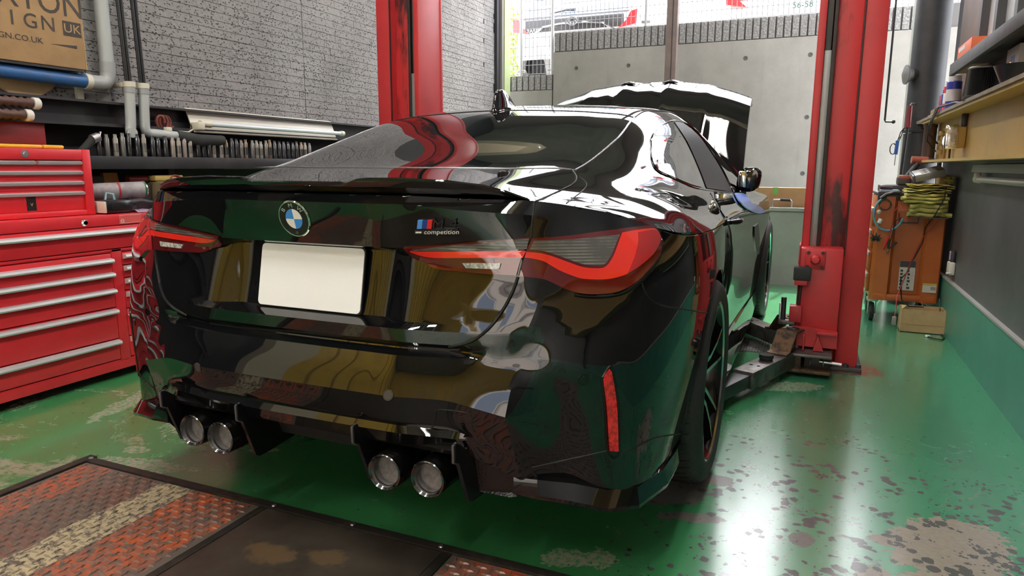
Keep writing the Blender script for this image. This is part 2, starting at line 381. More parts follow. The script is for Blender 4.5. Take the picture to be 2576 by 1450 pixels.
# low grey wall in front of the retaining wall
lowm = NB('painted_low_wall', .6); lc = lowm.mix(lowm.ramp(lowm.noise(3, 8, .7), .35, .7), (.27,.28,.27), (.35,.36,.345)); lc = lowm.mix(lowm.math('MULTIPLY', lowm.ramp(lowm.noise(14, 6, .7, dist=2), .62, .72), .5), lc, (.25,.27,.255)); lowm.color(lc)
low_wall = MB().box((-1.6,4.30,0),(1.78,4.56,.655)).box((-1.6,4.29,.660),(1.78,4.57,.69)).build('wall_low', lowm.m); struct(low_wall)
# brown steel post in the opening
bp = MB(); bp.box((-.325,5.10,0),(-.215,5.20,4.2)); struct(bp.build('trim_7', mat('brown_steel_post',(.17,.13,.12),.45,.2,noise=(6,(.12,.095,.09),.4,.7))))
MB().box((-.262,5.085,0),(-.258,5.11,4.2)).build('post_groove', BLACKW, bpy.data.objects['trim_7'])
# ================================================================= CAR
def grid_spline(P, cre_r=(), nr=5, nc=6, mirror_c0=True, cre_c=()):
    """P[i][j] control points; rows are interpolated monotone (pchip, broken at crease rows), columns by chordal Catmull-Rom.
    returns dense vertices, dims, and the (row, col) parameter of every vertex"""
    R_, K = len(P), len(P[0])
    def sample(pts, n, creases, mono, ghost=None):
        k = len(pts); t = [0.]
        for a, b in zip(pts, pts[1:]): t.append(t[-1] + max((b-a).length, 1e-5)**.75)
        d = [(pts[i+1]-pts[i])/(t[i+1]-t[i]) for i in range(k-1)]
        def tang(i, side):
            if i == 0: return d[0] if ghost is None else Vector((d[0].x, 0, 0)) if ghost == 'x' else d[0]
            if i == k-1: return d[-1]
            if i in creases: return d[i-1] if side < 0 else d[i]
            h0, h1 = t[i]-t[i-1], t[i+1]-t[i]; a, b = d[i-1], d[i]
            if not mono: return (a*h1 + b*h0)/(h0+h1)
            out = []
            for q in range(3):
                if a[q]*b[q] <= 0: out.append(0.)
                else:
                    w1, w2 = 2*h1+h0, h1+2*h0; out.append((w1+w2)/(w1/a[q]+w2/b[q]))
            return Vector(out)
        res = []; par = []
        for i in range(k-1):
            h = t[i+1]-t[i]; m0, m1 = tang(i, 1), tang(i+1, -1)
            for s in range(n):
                u = s/n; u2, u3 = u*u, u*u*u
                res.append(pts[i]*(2*u3-3*u2+1) + m0*h*(u3-2*u2+u) + pts[i+1]*(-2*u3+3*u2) + m1*h*(u3-u2)); par.append(i+u)
        res.append(pts[-1]); par.append(k-1.)
        return res, par
    cols = []
    for j in range(K):
        c, rp = sample([P[i][j] for i in range(R_)], nr, cre_r, True); cols.append(c)
    rows = []
    for i in range(len(rp)):
        r, cp = sample([cols[j][i] for j in range(K)], nc, cre_c, False, 'x' if mirror_c0 else None); rows.append(r)
    return rows, rp, cp
V = Vector
# ---- lower body: rows go up, columns run from the tail's centre round the corner to the nose
ZC = [.372,.408,.424,.438,.508,.555,.597,.612,.628,.660,.674,.74,.835,.850,.91,.956,.975]
YC = [-.945,-.968,-.958,-.968,-.993,-.972,-.950,-.925,-.938,-.942,-.893,-.874,-.852,-.908,-.926,-.938,-.908]
def col(x, ys=None, zs=None, dy=0.):
    ys = ys or [y+dy for y in YC]; zs = zs or ZC
    return [V((x, y, z)) for y, z in zip(ys, zs)]
def colk(keys, zs):
    """column from smooth knots (z, x, y)"""
    out = []
    for z in zs:
        for a, b in zip(keys, keys[1:]):
            if z <= b[0] or b is keys[-1]:
                u = (z-a[0])/(b[0]-a[0]); break
        i = keys.index(a); pm = keys[max(i-1,0)]; pn = keys[min(i+2,len(keys)-1)]
        r = []
        for q in (1, 2):
            h = b[0]-a[0]; m0 = (b[q]-pm[q])/(b[0]-pm[0]); m1 = (pn[q]-a[q])/(pn[0]-a[0])
            u2, u3 = u*u, u*u*u
            r.append(a[q]*(2*u3-3*u2+1)+m0*h*(u3-2*u2+u)+b[q]*(-2*u3+3*u2)+m1*h*(u3-u2))
        out.append(V((r[0], r[1], z)))
    return out
def zs(a, b): return [a + (b-a)*(z-ZC[0])/(ZC[-1]-ZC[0]) for z in ZC]
COLS = [
 col(0), col(.165, dy=.001), col(.235, dy=.003),
 col(.305, [-.940,-.963,-.953,-.963,-.988,-.967,-.945,-.920,-.934,-.936,-.915,-.893,-.866,-.892,-.912,-.925,-.896], ZC[:12]+[.825,.85]+ZC[14:]),
 col(.45, [-.918,-.942,-.932,-.944,-.963,-.942,-.920,-.898,-.908,-.910,-.904,-.890,-.872,-.876,-.892,-.902,-.874],
     ZC[:9]+[.66,.68,.73,.80,.86,.905,.945,.970]),
 colk([(.34,.49,-.905),(.42,.495,-.930),(.495,.50,-.951),(.545,.505,-.931),(.60,.515,-.906),(.66,.548,-.900),(.72,.575,-.880),(.80,.590,-.862),(.88,.592,-.852),(.93,.597,-.846),(.966,.600,-.820)],
     [.355,.400,.415,.430,.497,.547,.592,.612,.635,.665,.685,.73,.79,.835,.885,.935,.966]),
 colk([(.30,.600,-.872),(.40,.585,-.905),(.478,.578,-.931),(.535,.583,-.912),(.60,.592,-.886),(.70,.625,-.872),(.80,.643,-.838),(.88,.645,-.818),(.959,.648,-.784)],
     [.300,.36,.380,.40,.478,.535,.582,.606,.63,.662,.685,.73,.788,.83,.88,.93,.959]),
 colk([(.255,.70,-.805),(.36,.675,-.838),(.50,.670,-.855),(.60,.680,-.862),(.75,.70,-.822),(.86,.698,-.792),(.950,.690,-.750)],
     [.262,.33,.352,.376,.46,.52,.575,.60,.625,.66,.685,.73,.785,.825,.875,.922,.950]),
 colk([(.235,.785,-.790),(.36,.766,-.808),(.50,.768,-.816),(.60,.780,-.812),(.74,.792,-.775),(.84,.788,-.742),(.930,.770,-.686)],
     [.240,.30,.322,.345,.43,.49,.55,.58,.61,.645,.675,.715,.77,.81,.86,.902,.930]),
 colk([(.232,.824,-.765),(.36,.815,-.776),(.50,.818,-.780),(.60,.826,-.774),(.74,.832,-.749),(.84,.827,-.710),(.912,.808,-.650)],
     [.236,.292,.312,.337,.422,.482,.543,.572,.602,.638,.668,.71,.762,.80,.845,.886,.912]),
 colk([(.225,.862,-.715),(.36,.860,-.738),(.50,.864,-.745),(.62,.869,-.736),(.74,.87,-.710),(.84,.860,-.668),(.896,.842,-.606)],
     [.230,.285,.305,.33,.415,.475,.535,.565,.595,.63,.66,.705,.755,.79,.832,.872,.896]),
 colk([(.222,.872,-.54),(.36,.893,-.56),(.50,.908,-.57),(.66,.918,-.57),(.78,.910,-.555),(.872,.886,-.515)], zs(.226,.872)),
 colk([(.222,.879,-.37),(.36,.903,-.372),(.50,.917,-.372),(.66,.928,-.372),(.78,.922,-.37),(.86,.904,-.37)], zs(.222,.86)),
 colk([(.22,.875,0),(.45,.918,0),(.68,.929,0),(.78,.920,0),(.85,.905,0)], zs(.22,.85)),
 colk([(.20,.868,.372),(.45,.90,.372),(.66,.912,.372),(.78,.905,.372),(.842,.892,.372)], zs(.20,.842)),
 colk([(.19,.862,.62),(.30,.862,.62),(.45,.850,.62),(.66,.872,.62),(.78,.876,.62),(.835,.868,.62)], zs(.19,.835)),
 colk([(.19,.862,1.2),(.28,.862,1.2),(.40,.838,1.2),(.60,.856,1.2),(.76,.868,1.2),(.825,.862,1.2)], zs(.19,.825)),
 colk([(.19,.862,1.9),(.28,.866,1.9),(.40,.850,1.9),(.60,.868,1.9),(.76,.878,1.9),(.822,.872,1.9)], zs(.19,.822)),
 colk([(.20,.868,2.44),(.40,.885,2.44),(.60,.90,2.44),(.76,.904,2.44),(.822,.895,2.44)], zs(.20,.822)),
 colk([(.21,.87,2.857),(.40,.895,2.857),(.62,.908,2.857),(.76,.905,2.857),(.82,.893,2.857)], zs(.21,.82)),
 colk([(.20,.85,3.25),(.40,.87,3.25),(.60,.872,3.25),(.72,.86,3.25),(.78,.84,3.25)], zs(.20,.78)),
 colk([(.20,.70,3.58),(.40,.72,3.62),(.60,.70,3.58),(.70,.66,3.52),(.74,.64,3.48)], zs(.20,.74)),
 colk([(.20,.0,3.68),(.40,.0,3.74),(.60,.0,3.70),(.70,.0,3.62),(.73,.0,3.56)], zs(.20,.73)),
]
LOW = [[COLS[j][i] for j in range(len(COLS))] for i in range(len(ZC))]
low_rows, low_rp, low_cp = grid_spline(LOW, cre_r=(1,2,4,6,8,9,10,12,13,15), nr=5, nc=8, cre_c=(6,))
def fair(rows, j0, j1, it, it_v):
    """take the ripple out of the wrapped side of the skin"""
    for _ in range(it):
        for r in rows:
            q = [p.copy() for p in r]
            for j in range(j0, j1): w = .5*min(1, (j-j0)/10, (j1-j)/10); r[j] = q[j].lerp((q[j-1]+q[j+1])/2, w)
    for _ in range(it_v):
        q = [[p.copy() for p in r] for r in rows]
        for i in range(1, len(rows)-1):
            for j in range(j0, j1): w = .5*min(1, (j-j0)/10, (j1-j)/10); rows[i][j] = q[i][j].lerp((q[i-1][j]+q[i+1][j])/2, w)
fair(low_rows, 70, 150, 60, 30)
# ---- upper body: stations go forward, points run from the shoulder to the centre line
top = lambda j: COLS[j][-1]
UPP = [
 [top(10), top(8), top(7), top(5), top(4), top(3), top(2), top(1), top(0)],
 [top(11), V((.852,-.525,.906)), V((.79,-.555,.936)), V((.70,-.60,.957)), V((.60,-.63,.974)), V((.42,-.655,.995)), V((.30,-.66,1.001)), V((.17,-.665,1.004)), V((0,-.667,1.005))],
 [top(12), V((.868,-.37,.918)), V((.80,-.37,.957)), V((.71,-.375,.985)), V((.625,-.385,1.014)), V((.555,-.388,1.034)), V((.36,-.42,1.037)), V((.2,-.435,1.038)), V((0,-.44,1.038))],
 [top(13), V((.872,0,.898)), V((.80,0,.945)), V((.725,0,.998)), V((.655,-.01,1.085)), V((.568,-.02,1.128)), V((.40,-.05,1.148)), V((.22,-.07,1.157)), V((0,-.08,1.16))],
 [top(14), V((.855,.372,.892)), V((.78,.372,.955)), V((.705,.372,1.07)), V((.645,.36,1.165)), V((.545,.335,1.226)), V((.40,.31,1.247)), V((.22,.29,1.257)), V((0,.28,1.262))],
 [top(15), V((.845,.62,.885)), V((.785,.62,.945)), V((.71,.62,1.075)), V((.640,.62,1.195)), V((.53,.62,1.272)), V((.40,.62,1.292)), V((.22,.61,1.302)), V((0,.6,1.308))],
 [top(16), V((.845,1.2,.868)), V((.79,1.2,.925)), V((.71,1.2,1.07)), V((.635,1.2,1.215)), V((.53,1.2,1.30)), V((.38,1.2,1.325)), V((.2,1.2,1.337)), V((0,1.2,1.343))],
 [top(17), V((.860,1.9,.858)), V((.80,1.88,.905)), V((.725,1.84,1.03)), V((.655,1.78,1.14)), V((.57,1.76,1.20)), V((.42,1.70,1.235)), V((.22,1.66,1.255)), V((0,1.65,1.262))],
 [top(18), V((.885,2.44,.852)), V((.84,2.42,.882)), V((.80,2.38,.905)), V((.74,2.33,.925)), V((.66,2.28,.938)), V((.45,2.22,.95)), V((.22,2.19,.958)), V((0,2.18,.962))],
 [top(19), V((.880,2.857,.848)), V((.84,2.857,.865)), V((.80,2.85,.87)), V((.77,2.84,.80)), V((.70,2.84,.72)), V((.45,2.84,.72)), V((.22,2.84,.74)), V((0,2.84,.74))],
 [top(20), V((.82,3.25,.80)), V((.79,3.25,.81)), V((.76,3.25,.80)), V((.72,3.25,.72)), V((.66,3.25,.68)), V((.45,3.25,.68)), V((.22,3.25,.69)), V((0,3.25,.69))],
 [top(21), V((.60,3.48,.745)), V((.56,3.48,.748)), V((.50,3.48,.745)), V((.45,3.49,.72)), V((.38,3.50,.71)), V((.26,3.52,.71)), V((.12,3.54,.72)), top(22)],
]
UPPT = [list(reversed(r)) for r in UPP]          # centre first so the mirror seam is smooth
up_rows, up_rp, up_cp = grid_spline(UPPT, cre_r=(), nr=8, nc=5)


# the shoulder line is shared by both halves of the skin
for i in range(len(up_rows)): up_rows[i][-1] = low_rows[-1][80+i].copy()
_top = low_rows[-1][:81]
for j, p in enumerate(up_rows[0][:-1]):
    for a, b in zip(_top, _top[1:]):
        if a.x <= p.x <= b.x:
            u = (p.x-a.x)/max(b.x-a.x, 1e-6); up_rows[0][j] = a.lerp(b, u); break
ARCHES = ((0., .342, .372), (2.857, .338, .372))
SK_V, SK_F, SK_P, _key = [], [], [], {}
def sk_vert(p):
    k = (round(p.x*2e4), round(p.y*2e4), round(p.z*2e4))
    if k not in _key: _key[k] = len(SK_V); SK_V.append(p.copy())
    return _key[k]
def interp(tab, z):
    for (z0, x0), (z1, x1) in zip(tab, tab[1:]):
        if z <= z1: return x0 + (x1-x0)*(z-z0)/(z1-z0)
    return tab[-1][1]
LID = [(.60,.30),(.628,.36),(.645,.44),(.665,.49),(.70,.53),(.75,.562),(.80,.578),(.87,.60),(1.0,.602)]
def part_low(c, r, k):
    if k < 8 and r > 7 and c.x < interp(LID, max(c.z, .61)): return 'trunk_lid'
    if k < 12.3 and c.z < (.72 if k < 9 else .70-.055*(k-9)/3.3): return 'rear_bumper'
    if k < 14.75: return 'quarter_panel'
    if k < 17.35: return 'door'
    if k < 20.6: return 'front_fender'
    return 'front_bumper'
def part_up(c, r, k):      # r station, k from the centre
    if r < 2 and k < 4 + (.0 if r < 1 else -.5*(r-1)): return 'trunk_lid'
    if 2 <= r < 4 and k < 3: return 'rear_window'
    if r >= 4 and k < 3 and r < 6.62: return 'roof'
    if 6.62 <= r < 8 and k < 3: return 'windshield'
    if r < 4.5: return 'quarter_panel'
    if r < 7.8: return 'door' if k > 6.2 else 'roof_rail'
    if k < 4.3: return 'engine_bay'
    return 'front_fender' if r < 10.6 else 'front_bumper'
def add_rows(rows, rp, cp, fn, cut):
    n, k = len(rows), len(rows[0])
    def arch(p):
        if not cut or p.x < .6: return None
        for (ay, az, ar) in ARCHES:
            d = math.hypot(p.y-ay, p.z-az)
            if d < ar: return ay, az, ar, d
    ins = [[arch(p) for p in r] for r in rows]
    for i in range(n-1):
        for j in range(k-1):
            q = [(i,j),(i,j+1),(i+1,j+1),(i+1,j)]
            if all(ins[a][b] for a, b in q): continue
            pts = []
            for a, b in q:
                p = rows[a][b]; h = ins[a][b]
                if h:
                    ay, az, ar, d = h; s_ = ar/max(d, 1e-4); p = V((p.x, ay+(p.y-ay)*s_, max(az+(p.z-az)*s_, .2)))
                pts.append(p)
            c = (pts[0]+pts[1]+pts[2]+pts[3])/4; nm = fn(c, (rp[i]+rp[i+1])/2, (cp[j]+cp[j+1])/2)
            for sg in (1, -1):
                f = []
                for p in pts:
                    v = sk_vert(V((p.x*sg, p.y, p.z)))
                    if not f or (v != f[-1] and v != f[0]): f.append(v)
                if len(f) < 3: continue
                SK_F.append(tuple(f) if sg > 0 else tuple(reversed(f))); SK_P.append((nm, sg))
add_rows(low_rows, low_rp, low_cp, part_low, True)
add_rows(list(reversed(up_rows)), list(reversed(up_rp)), up_cp, part_up, False)
BODY = BVHTree.FromPolygons([tuple(v) for v in SK_V], SK_F)
def hit(px, py):
    d = pix_ray(px, py); loc, nor, idx, dist = BODY.ray_cast(CAM, d)
    if loc is None:
        loc, nor, idx, dist = BODY.find_nearest(CAM + d*2.5)
    if nor.dot(d) > 0: nor = -nor
    return loc, nor
_full = bpy.data.meshes.new('skin'); _full.from_pydata([tuple(v) for v in SK_V], [], SK_F); _full.update()
for p in _full.polygons: p.use_smooth = True
_full.set_sharp_from_angle(angle=math.radians(17))
_cn = [tuple(c.vector) for c in _full.corner_normals]; _ls = [p.loop_start for p in _full.polygons]
def skin_part(name, m, parent, want):
    """one panel of the body skin, keeping the smooth normals of the whole"""
    vmap, vs_, fs, ns = {}, [], [], []
    for i, (f, tg) in enumerate(zip(SK_F, SK_P)):
        if not want(tg): continue
        g = []
        for q, v in enumerate(f):
            if v not in vmap: vmap[v] = len(vs_); vs_.append(SK_V[v])
            g.append(vmap[v]); ns.append(_cn[_ls[i]+q])
        fs.append(tuple(g))
    me = bpy.data.meshes.new(name); me.from_pydata([tuple(v) for v in vs_], [], fs); me.update()
    for p in me.polygons: p.use_smooth = True
    me.normals_split_custom_set(ns)
    return me_obj(name, me, m, parent)
# ---- car materials
PAINT = mat('black_car_paint', (.004,.004,.005), .025, ior=1.64)
GLASSK = mat('dark_car_glass', (.006,.008,.009), .015, ior=1.8)
BLKPL = mat('satin_black_plastic', (.012,.012,.013), .32)
GLOSSB = mat('gloss_black_plastic', (.006,.006,.006), .06)
SEAM = mat('panel_gap_dark', (.002,.002,.002), .6)
RUB = mat('tyre_rubber', (.018,.018,.019), .62, bump=(60,.15))
CHROME = mat('chrome', (.85,.85,.86), .06, 1.)
DKCHROME = mat('dark_chrome', (.25,.25,.26), .12, 1.)
REDL = mat('red_light_bar', (.80,.028,.015), .05, ior=1.5, coat=1.)
REDD = mat('dark_red_lens', (.10,.004,.006), .04, ior=1.6, coat=1.)
_sm = NB('smoked_clear_lens', .05); _sx, _sy_, _sz = _sm.sep()
_st = _sm.ramp(_sm.math('SINE', _sm.math('MULTIPLY', _sz, 900.)), -.2, .6); _sm.color(_sm.mix(_sm.math('MULTIPLY', _st, _sm.ramp(_sm.noise(18, 3), .35, .65)), (.075,.072,.066), (.21,.20,.18))); _sm.b.inputs['Coat Weight'].default_value = 1.; SMOKE = _sm.m
REFLR = mat('red_reflector', (.75,.012,.02), .1, coat=1., noise=(90,(.35,.004,.01),.45,.6,2))
LAMPW = mat('reverse_lamp_clear', (.62,.63,.60), .12, coat=1., noise=(150,(.25,.25,.22),.4,.6,2))

car = thing('car', 'black two-door coupe with raised hood standing on the green floor between two red lift posts', 'car')

def closed_curve(pts, seg=5):
    """closed outline; points are smoothed unless given as (x, y, 1)"""
    n = len(pts); out = []
    for i in range(n):
        p0, p1, p2, p3 = pts[i-1], pts[i], pts[(i+1)%n], pts[(i+2)%n]
        a = Vector(p1[:2]); b = Vector(p2[:2])
        m0 = (b-Vector(p0[:2]))*.5 if len(p1) == 2 else (b-a); m1 = (Vector(p3[:2])-a)*.5 if len(p2) == 2 else (b-a)
        L = (b-a).length; 
        if m0.length > L: m0 *= L/m0.length
        if m1.length > L: m1 *= L/m1.length
        k = max(1, min(seg, int(L/4)))
        for s in range(k):
            u = s/k; u2, u3 = u*u, u*u*u
            out.append(a*(2*u3-3*u2+1)+m0*(u3-2*u2+u)+b*(-2*u3+3*u2)+m1*(u3-u2))
    return out
def inside(poly, p):
    c = False; n = len(poly)
    for i in range(n):
        a, b = poly[i], poly[i-1]
        if (a.y > p.y) != (b.y > p.y) and p.x < (b.x-a.x)*(p.y-a.y)/(b.y-a.y)+a.x: c = not c
    return c
def skin_shell(name, outline, m, parent, out=.004, inn=-.002, step=9., mirror=False, smooth=40):
    """solid shell lying on the body skin; the outline was traced in the photograph and is cast onto the skin"""
    poly = closed_curve(outline); xs = [p.x for p in poly]; ys = [p.y for p in poly]
    pts = list(poly); n = len(poly); y = min(ys)+step
    while y < max(ys):
        x = min(xs)+step
        while x < max(xs):
            p = Vector((x, y))
            if inside(poly, p) and min((q-p).length for q in poly) > step*.55: pts.append(p)
            x += step
        y += step
    r = delaunay_2d_cdt(pts, [(i, (i+1)%n) for i in range(n)], [], 1, 1e-4)
    V2, F2 = r[0], r[2]; hits = [hit(p.x, p.y) for p in V2]
    # smooth the cast normals a little
    nb = {i: set() for i in range(len(V2))}
    for f in F2:
        for a in f: nb[a].update(f)
    nrm = [sum((hits[j][1] for j in nb[i]), Vector()) .normalized() if nb[i] else hits[i][1] for i in range(len(V2))]
    k = len(V2); vs_ = [hits[i][0]+nrm[i]*out for i in range(k)] + [hits[i][0]+nrm[i]*inn for i in range(k)]
    edges = {}
    for f in F2:
        for i in range(len(f)):
            e = (f[i], f[(i+1)%len(f)]); edges[e] = edges.get(e, 0)+1
    fs = [tuple(f) for f in F2]
    for (a, b) in list(edges):
        if (b, a) not in edges: fs.append((a, a+k, b+k, b))
    res = []
    for sg in ((1, -1) if mirror else (1,)):
        mb = MB(); mb.add([V((v.x*sg, v.y, v.z)) for v in vs_], fs if sg > 0 else [tuple(reversed(f)) for f in fs])
        res.append(mb.build(name, m, parent if not isinstance(parent, tuple) else parent[0 if sg > 0 else 1], smooth))
    return res
def skin_line(pts, seg=6):
    """open traced line -> 3D points on the skin"""
    out = []; n = len(pts)
    for i in range(n-1):
        p0, p1, p2, p3 = (Vector(pts[max(i-1,0)]), Vector(pts[i]), Vector(pts[i+1]), Vector(pts[min(i+2,n-1)]))
        for s in range(seg):
            u = s/seg; u2, u3 = u*u, u*u*u
            out.append(p1*(2*u3-3*u2+1)+(p2-p0)*.5*(u3-2*u2+u)+p2*(-2*u3+3*u2)+(p3-p1)*.5*(u3-u2))
    out.append(Vector(pts[-1])); return [hit(p.x, p.y)[0] for p in out]
def seam(pts, parent, r=.0022, mirror=True, name='panel_gap', m=None, seg=6):
    P = skin_line(pts, seg)
    for sg in ((1, -1) if mirror else (1,)):
        MB().tube([V((p.x*sg, p.y, p.z)) for p in P], r, 6).build(name, m or SEAM, parent if not isinstance(parent, tuple) else parent[0 if sg > 0 else 1], 60)

# ---- body panels
bumper = skin_part('rear_bumper', PAINT, car, lambda t: t[0] == 'rear_bumper')
lid = skin_part('trunk_lid', PAINT, car, lambda t: t[0] == 'trunk_lid')
roof = skin_part('roof', PAINT, car, lambda t: t[0] == 'roof')
rear_window = skin_part('rear_window', GLASSK, car, lambda t: t[0] == 'rear_window')
skin_part('windshield', GLASSK, car, lambda t: t[0] == 'windshield')
skin_part('engine_bay', BLKPL, car, lambda t: t[0] == 'engine_bay')
skin_part('front_bumper', PAINT, car, lambda t: t[0] == 'front_bumper')
def two(name): return tuple(skin_part(name, PAINT, car, lambda t, s_=s_: t == (name, s_)) for s_ in (1, -1))
quarter, rail, door, fender = two('quarter_panel'), two('roof_rail'), two('door'), two('front_fender')

# dark underbody and cabin floor, so that one does not look through the shell
mb = MB()
mb.prism([(-.80,.50),(-.86,.40),(-.80,.27),(-.60,.20),(2.3,.19),(3.3,.22),(3.3,.55),(2.3,.62),(.6,.62),(-.3,.74),(-.65,.72)], 0, -.60, .60)
mb.box((-.82,.42,.20),(.82,2.42,.34))
mb.build('underbody', mat('underbody_black', (.01,.01,.01), .8), car)
for s in (1, -1):
    for (ay, az, ar) in ARCHES:      # wheel housings
        n = 26; vs_ = []; fs = []
        for i in range(n+1):
            a = -0.35 + (PI+.7)*i/n
            for x in (.885 if ay < 1 else .87, .58): vs_.append((s*x, ay+math.cos(a)*(ar+.004), max(az+math.sin(a)*(ar+.004), .19)))
        fs = [(2*i, 2*i+1, 2*i+3, 2*i+2) for i in range(n)]
        vs_.append((s*.58, ay, az)); fs += [(2*i+1, 2*n+2, 2*i+3) for i in range(n)]
        mesh_obj('wheel_housing', vs_, fs, BLKPL, car, 50)
        # rolled arch edge
        pts = []
        for i in range(41):
            a = -.12 + (PI+.24)*i/40; y, z = ay+math.cos(a)*ar, az+math.sin(a)*ar
            h, nn, ii, dd = BODY.ray_cast(V((s*1.3, y+math.cos(a)*.004, z+math.sin(a)*.004)), V((-s,0,0)))
            if h: pts.append(h - V((s*.004,0,0)))
        MB().tube(pts, .0055, 6).build('arch_lip', PAINT, quarter[0 if s > 0 else 1] if ay < 1 else fender[0 if s > 0 else 1], 60)

# ---- tail lights (outlines traced on the right side, mirrored)
LQ = [(1340,600,1),(1428,595),(1492,587),(1550,580),(1605,573),(1636,572),(1650,585),(1659,607),(1654,642),(1637,668),(1611,699),(1582,722),(1544,737),(1492,741),(1446,736),(1405,720),(1373,705),(1341,699),(1307,695,1),(1318,652),(1327,622)]
LL = [(1300,693,1),(1203,687),(1127,681),(1098,677),(1072,662),(1043,645),(1016,622,1),(1116,615),(1232,606),(1333,598,1),(1321,624),(1310,655)]
for nm, outl, own in (('tail_light', LQ, quarter), ('lid_tail_light', LL, (lid, lid))):
    lens = skin_shell(nm, outl, REDD, car, .007, -.004, 9, True)
    lens = tuple(lens)
    if nm == 'tail_light':
        skin_shell('clear_lens', [(1341,606,1),(1440,604),(1556,594,1),(1548,612),(1536,642),(1522,664),(1510,669),(1469,667),(1434,656),(1391,640),(1359,631),(1332,628,1)], SMOKE, lens, .0085, .004, 8, True)
        skin_shell('light_bar', [(1324,634,1),(1359,638),(1391,647),(1434,663),(1469,674),(1512,676),(1528,666),(1542,642),(1561,590,1),(1600,583),(1640,580),(1652,592),(1655,609),(1637,642),(1602,674),(1567,694),(1521,704),(1463,702),(1434,693),(1402,679),(1368,659),(1340,651),(1320,648,1)], REDL, lens, .0095, .004, 8, True)
        skin_shell('outer_lens', [(1600,590,1),(1640,583),(1652,594),(1654,609),(1636,643),(1604,672),(1576,690,1),(1592,650),(1600,615)], mat('deep_red_lens',(.42,.012,.012),.05,coat=1.), lens, .0105, .004, 8, True)
        seam([(1341,606),(1440,604),(1556,594),(1545,620),(1534,646),(1514,670),(1469,669),(1434,658),(1391,642),(1359,632),(1332,629)], lens, .002, True, 'lens_edge', mat('lens_edge_black',(.01,.005,.005),.2))
    else:
        skin_shell('clear_lens', [(1040,626,1),(1116,617),(1232,609),(1330,601,1),(1325,627,1),(1150,629)], SMOKE, lens, .0085, .004, 8, True)
        skin_shell('light_bar', [(1034,628,1),(1150,631),(1324,631,1),(1316,648,1),(1190,648),(1105,646),(1072,641)], REDL, lens, .0095, .004, 8, True)
        skin_shell('reverse_lamp', [(1167,660,1),(1263,662,1),(1259,677,1),(1177,673,1)], LAMPW, lens, .0105, .004, 8, True)
seam([(1340,600),(1327,622),(1318,652),(1307,695)], quarter, .003)
# gloss lower surround of the light
seam([(1659,642),(1642,671),(1615,703),(1585,727),(1546,742),(1492,746),(1446,741)], quarter, .0060, True, 'light_surround', GLOSSB)
seam([(1639,571),(1654,583),(1664,607),(1659,642)], quarter, .004, True, 'light_surround', GLOSSB)

# ---- panel gaps
seam([(1438,427),(1450,447),(1440,464),(1400,484),(1344,509)], lid, .0028)
seam([(1344,509),(1341,540),(1338,570),(1337,598)], lid, .0028)
seam([(1303,697),(1288,738),(1262,785),(1228,828),(1185,859),(1130,873)], lid, .0042)
seam([(1612,704),(1622,733),(1640,757),(1668,770),(1710,777),(1750,783),(1779,788)], bumper, .0022)
seam([(1787,486),(1811,528),(1833,567),(1840,610),(1836,683),(1830,740)], door, .0030)
seam([(1337,1177),(1400,1163),(1470,1148),(1535,1134),(1563,1140),(1600,1125),(1640,1105),(1680,1096),(1712,1092)], bumper, .0020)
seam([(1096,1058),(1096,1040),(1104,1031),(1140,1034),(1178,1040),(1187,1050),(1187,1070),(1192,1088)], bumper, .0018, False)
seam([(1096,1058),(1088,1075)], bumper, .0018, False)
seam([(1640,490),(1676,487),(1695,503),(1722,525)], quarter[0], .0020, False)
seam([(1457,445),(1475,462),(1468,478),(1440,500),(1425,512)], quarter, .0018)
# glass edges and roof ditches follow the panel boundaries
def grid_line(k, r0, r1, parent, r, name, m, off=0.):
    i0, i1 = int(r0*8), int(r1*8); P = [up_rows[i][k] for i in range(i0, i1+1)]
    for sg in (1, -1): MB().tube([V((p.x*sg, p.y, p.z+off)) for p in P], r, 6).build(name, m, parent if not isinstance(parent, tuple) else parent[0 if sg > 0 else 1], 60)
EDGE = mat('window_edge_trim', (.30,.31,.33), .25, .6)
grid_line(15, 2, 4, rear_window, .0035, 'window_seal', EDGE)
grid_line(15, 4, 6.6, rail, .0030, 'roof_ditch', SEAM)
for rr, nm in ((2, 'lower_seal'), (4, 'upper_seal')):
    P = [up_rows[rr*8][j] for j in range(16)]; P = [V((-p.x, p.y, p.z)) for p in reversed(P)] + P[1:]
    MB().tube(P, .0026, 6).build(nm, SEAM if rr == 4 else EDGE, rear_window, 60)

# ---- side windows
skin_shell('quarter_window', [(1637,356),(1644,338),(1660,320),(1690,309,1),(1724,359),(1753,422),(1769,473,1),(1738,465),(1695,447),(1655,428),(1641,405)], GLASSK, quarter, .003, -.002, 8, True)
skin_shell('door_window', [(1696,308,1),(1719,312),(1757,343),(1791,391),(1815,431),(1841,484,1),(1812,479),(1777,474,1),(1757,422),(1728,358)], mat('open_window_dark', (.006,.006,.008), .45, spec=.12), door, .003, -.002, 8, True)  # near-black panel fills the open window, cabin shade put into its colour
seam([(1637,356),(1644,336),(1662,317),(1690,305),(1722,309),(1760,341),(1794,389),(1819,430),(1845,484)], quarter, .0050, True, 'window_trim', GLOSSB)
seam([(1637,356),(1640,406),(1654,431),(1695,450),(1738,469),(1769,477),(1810,482),(1845,486)], quarter, .0040, True, 'window_trim', GLOSSB)

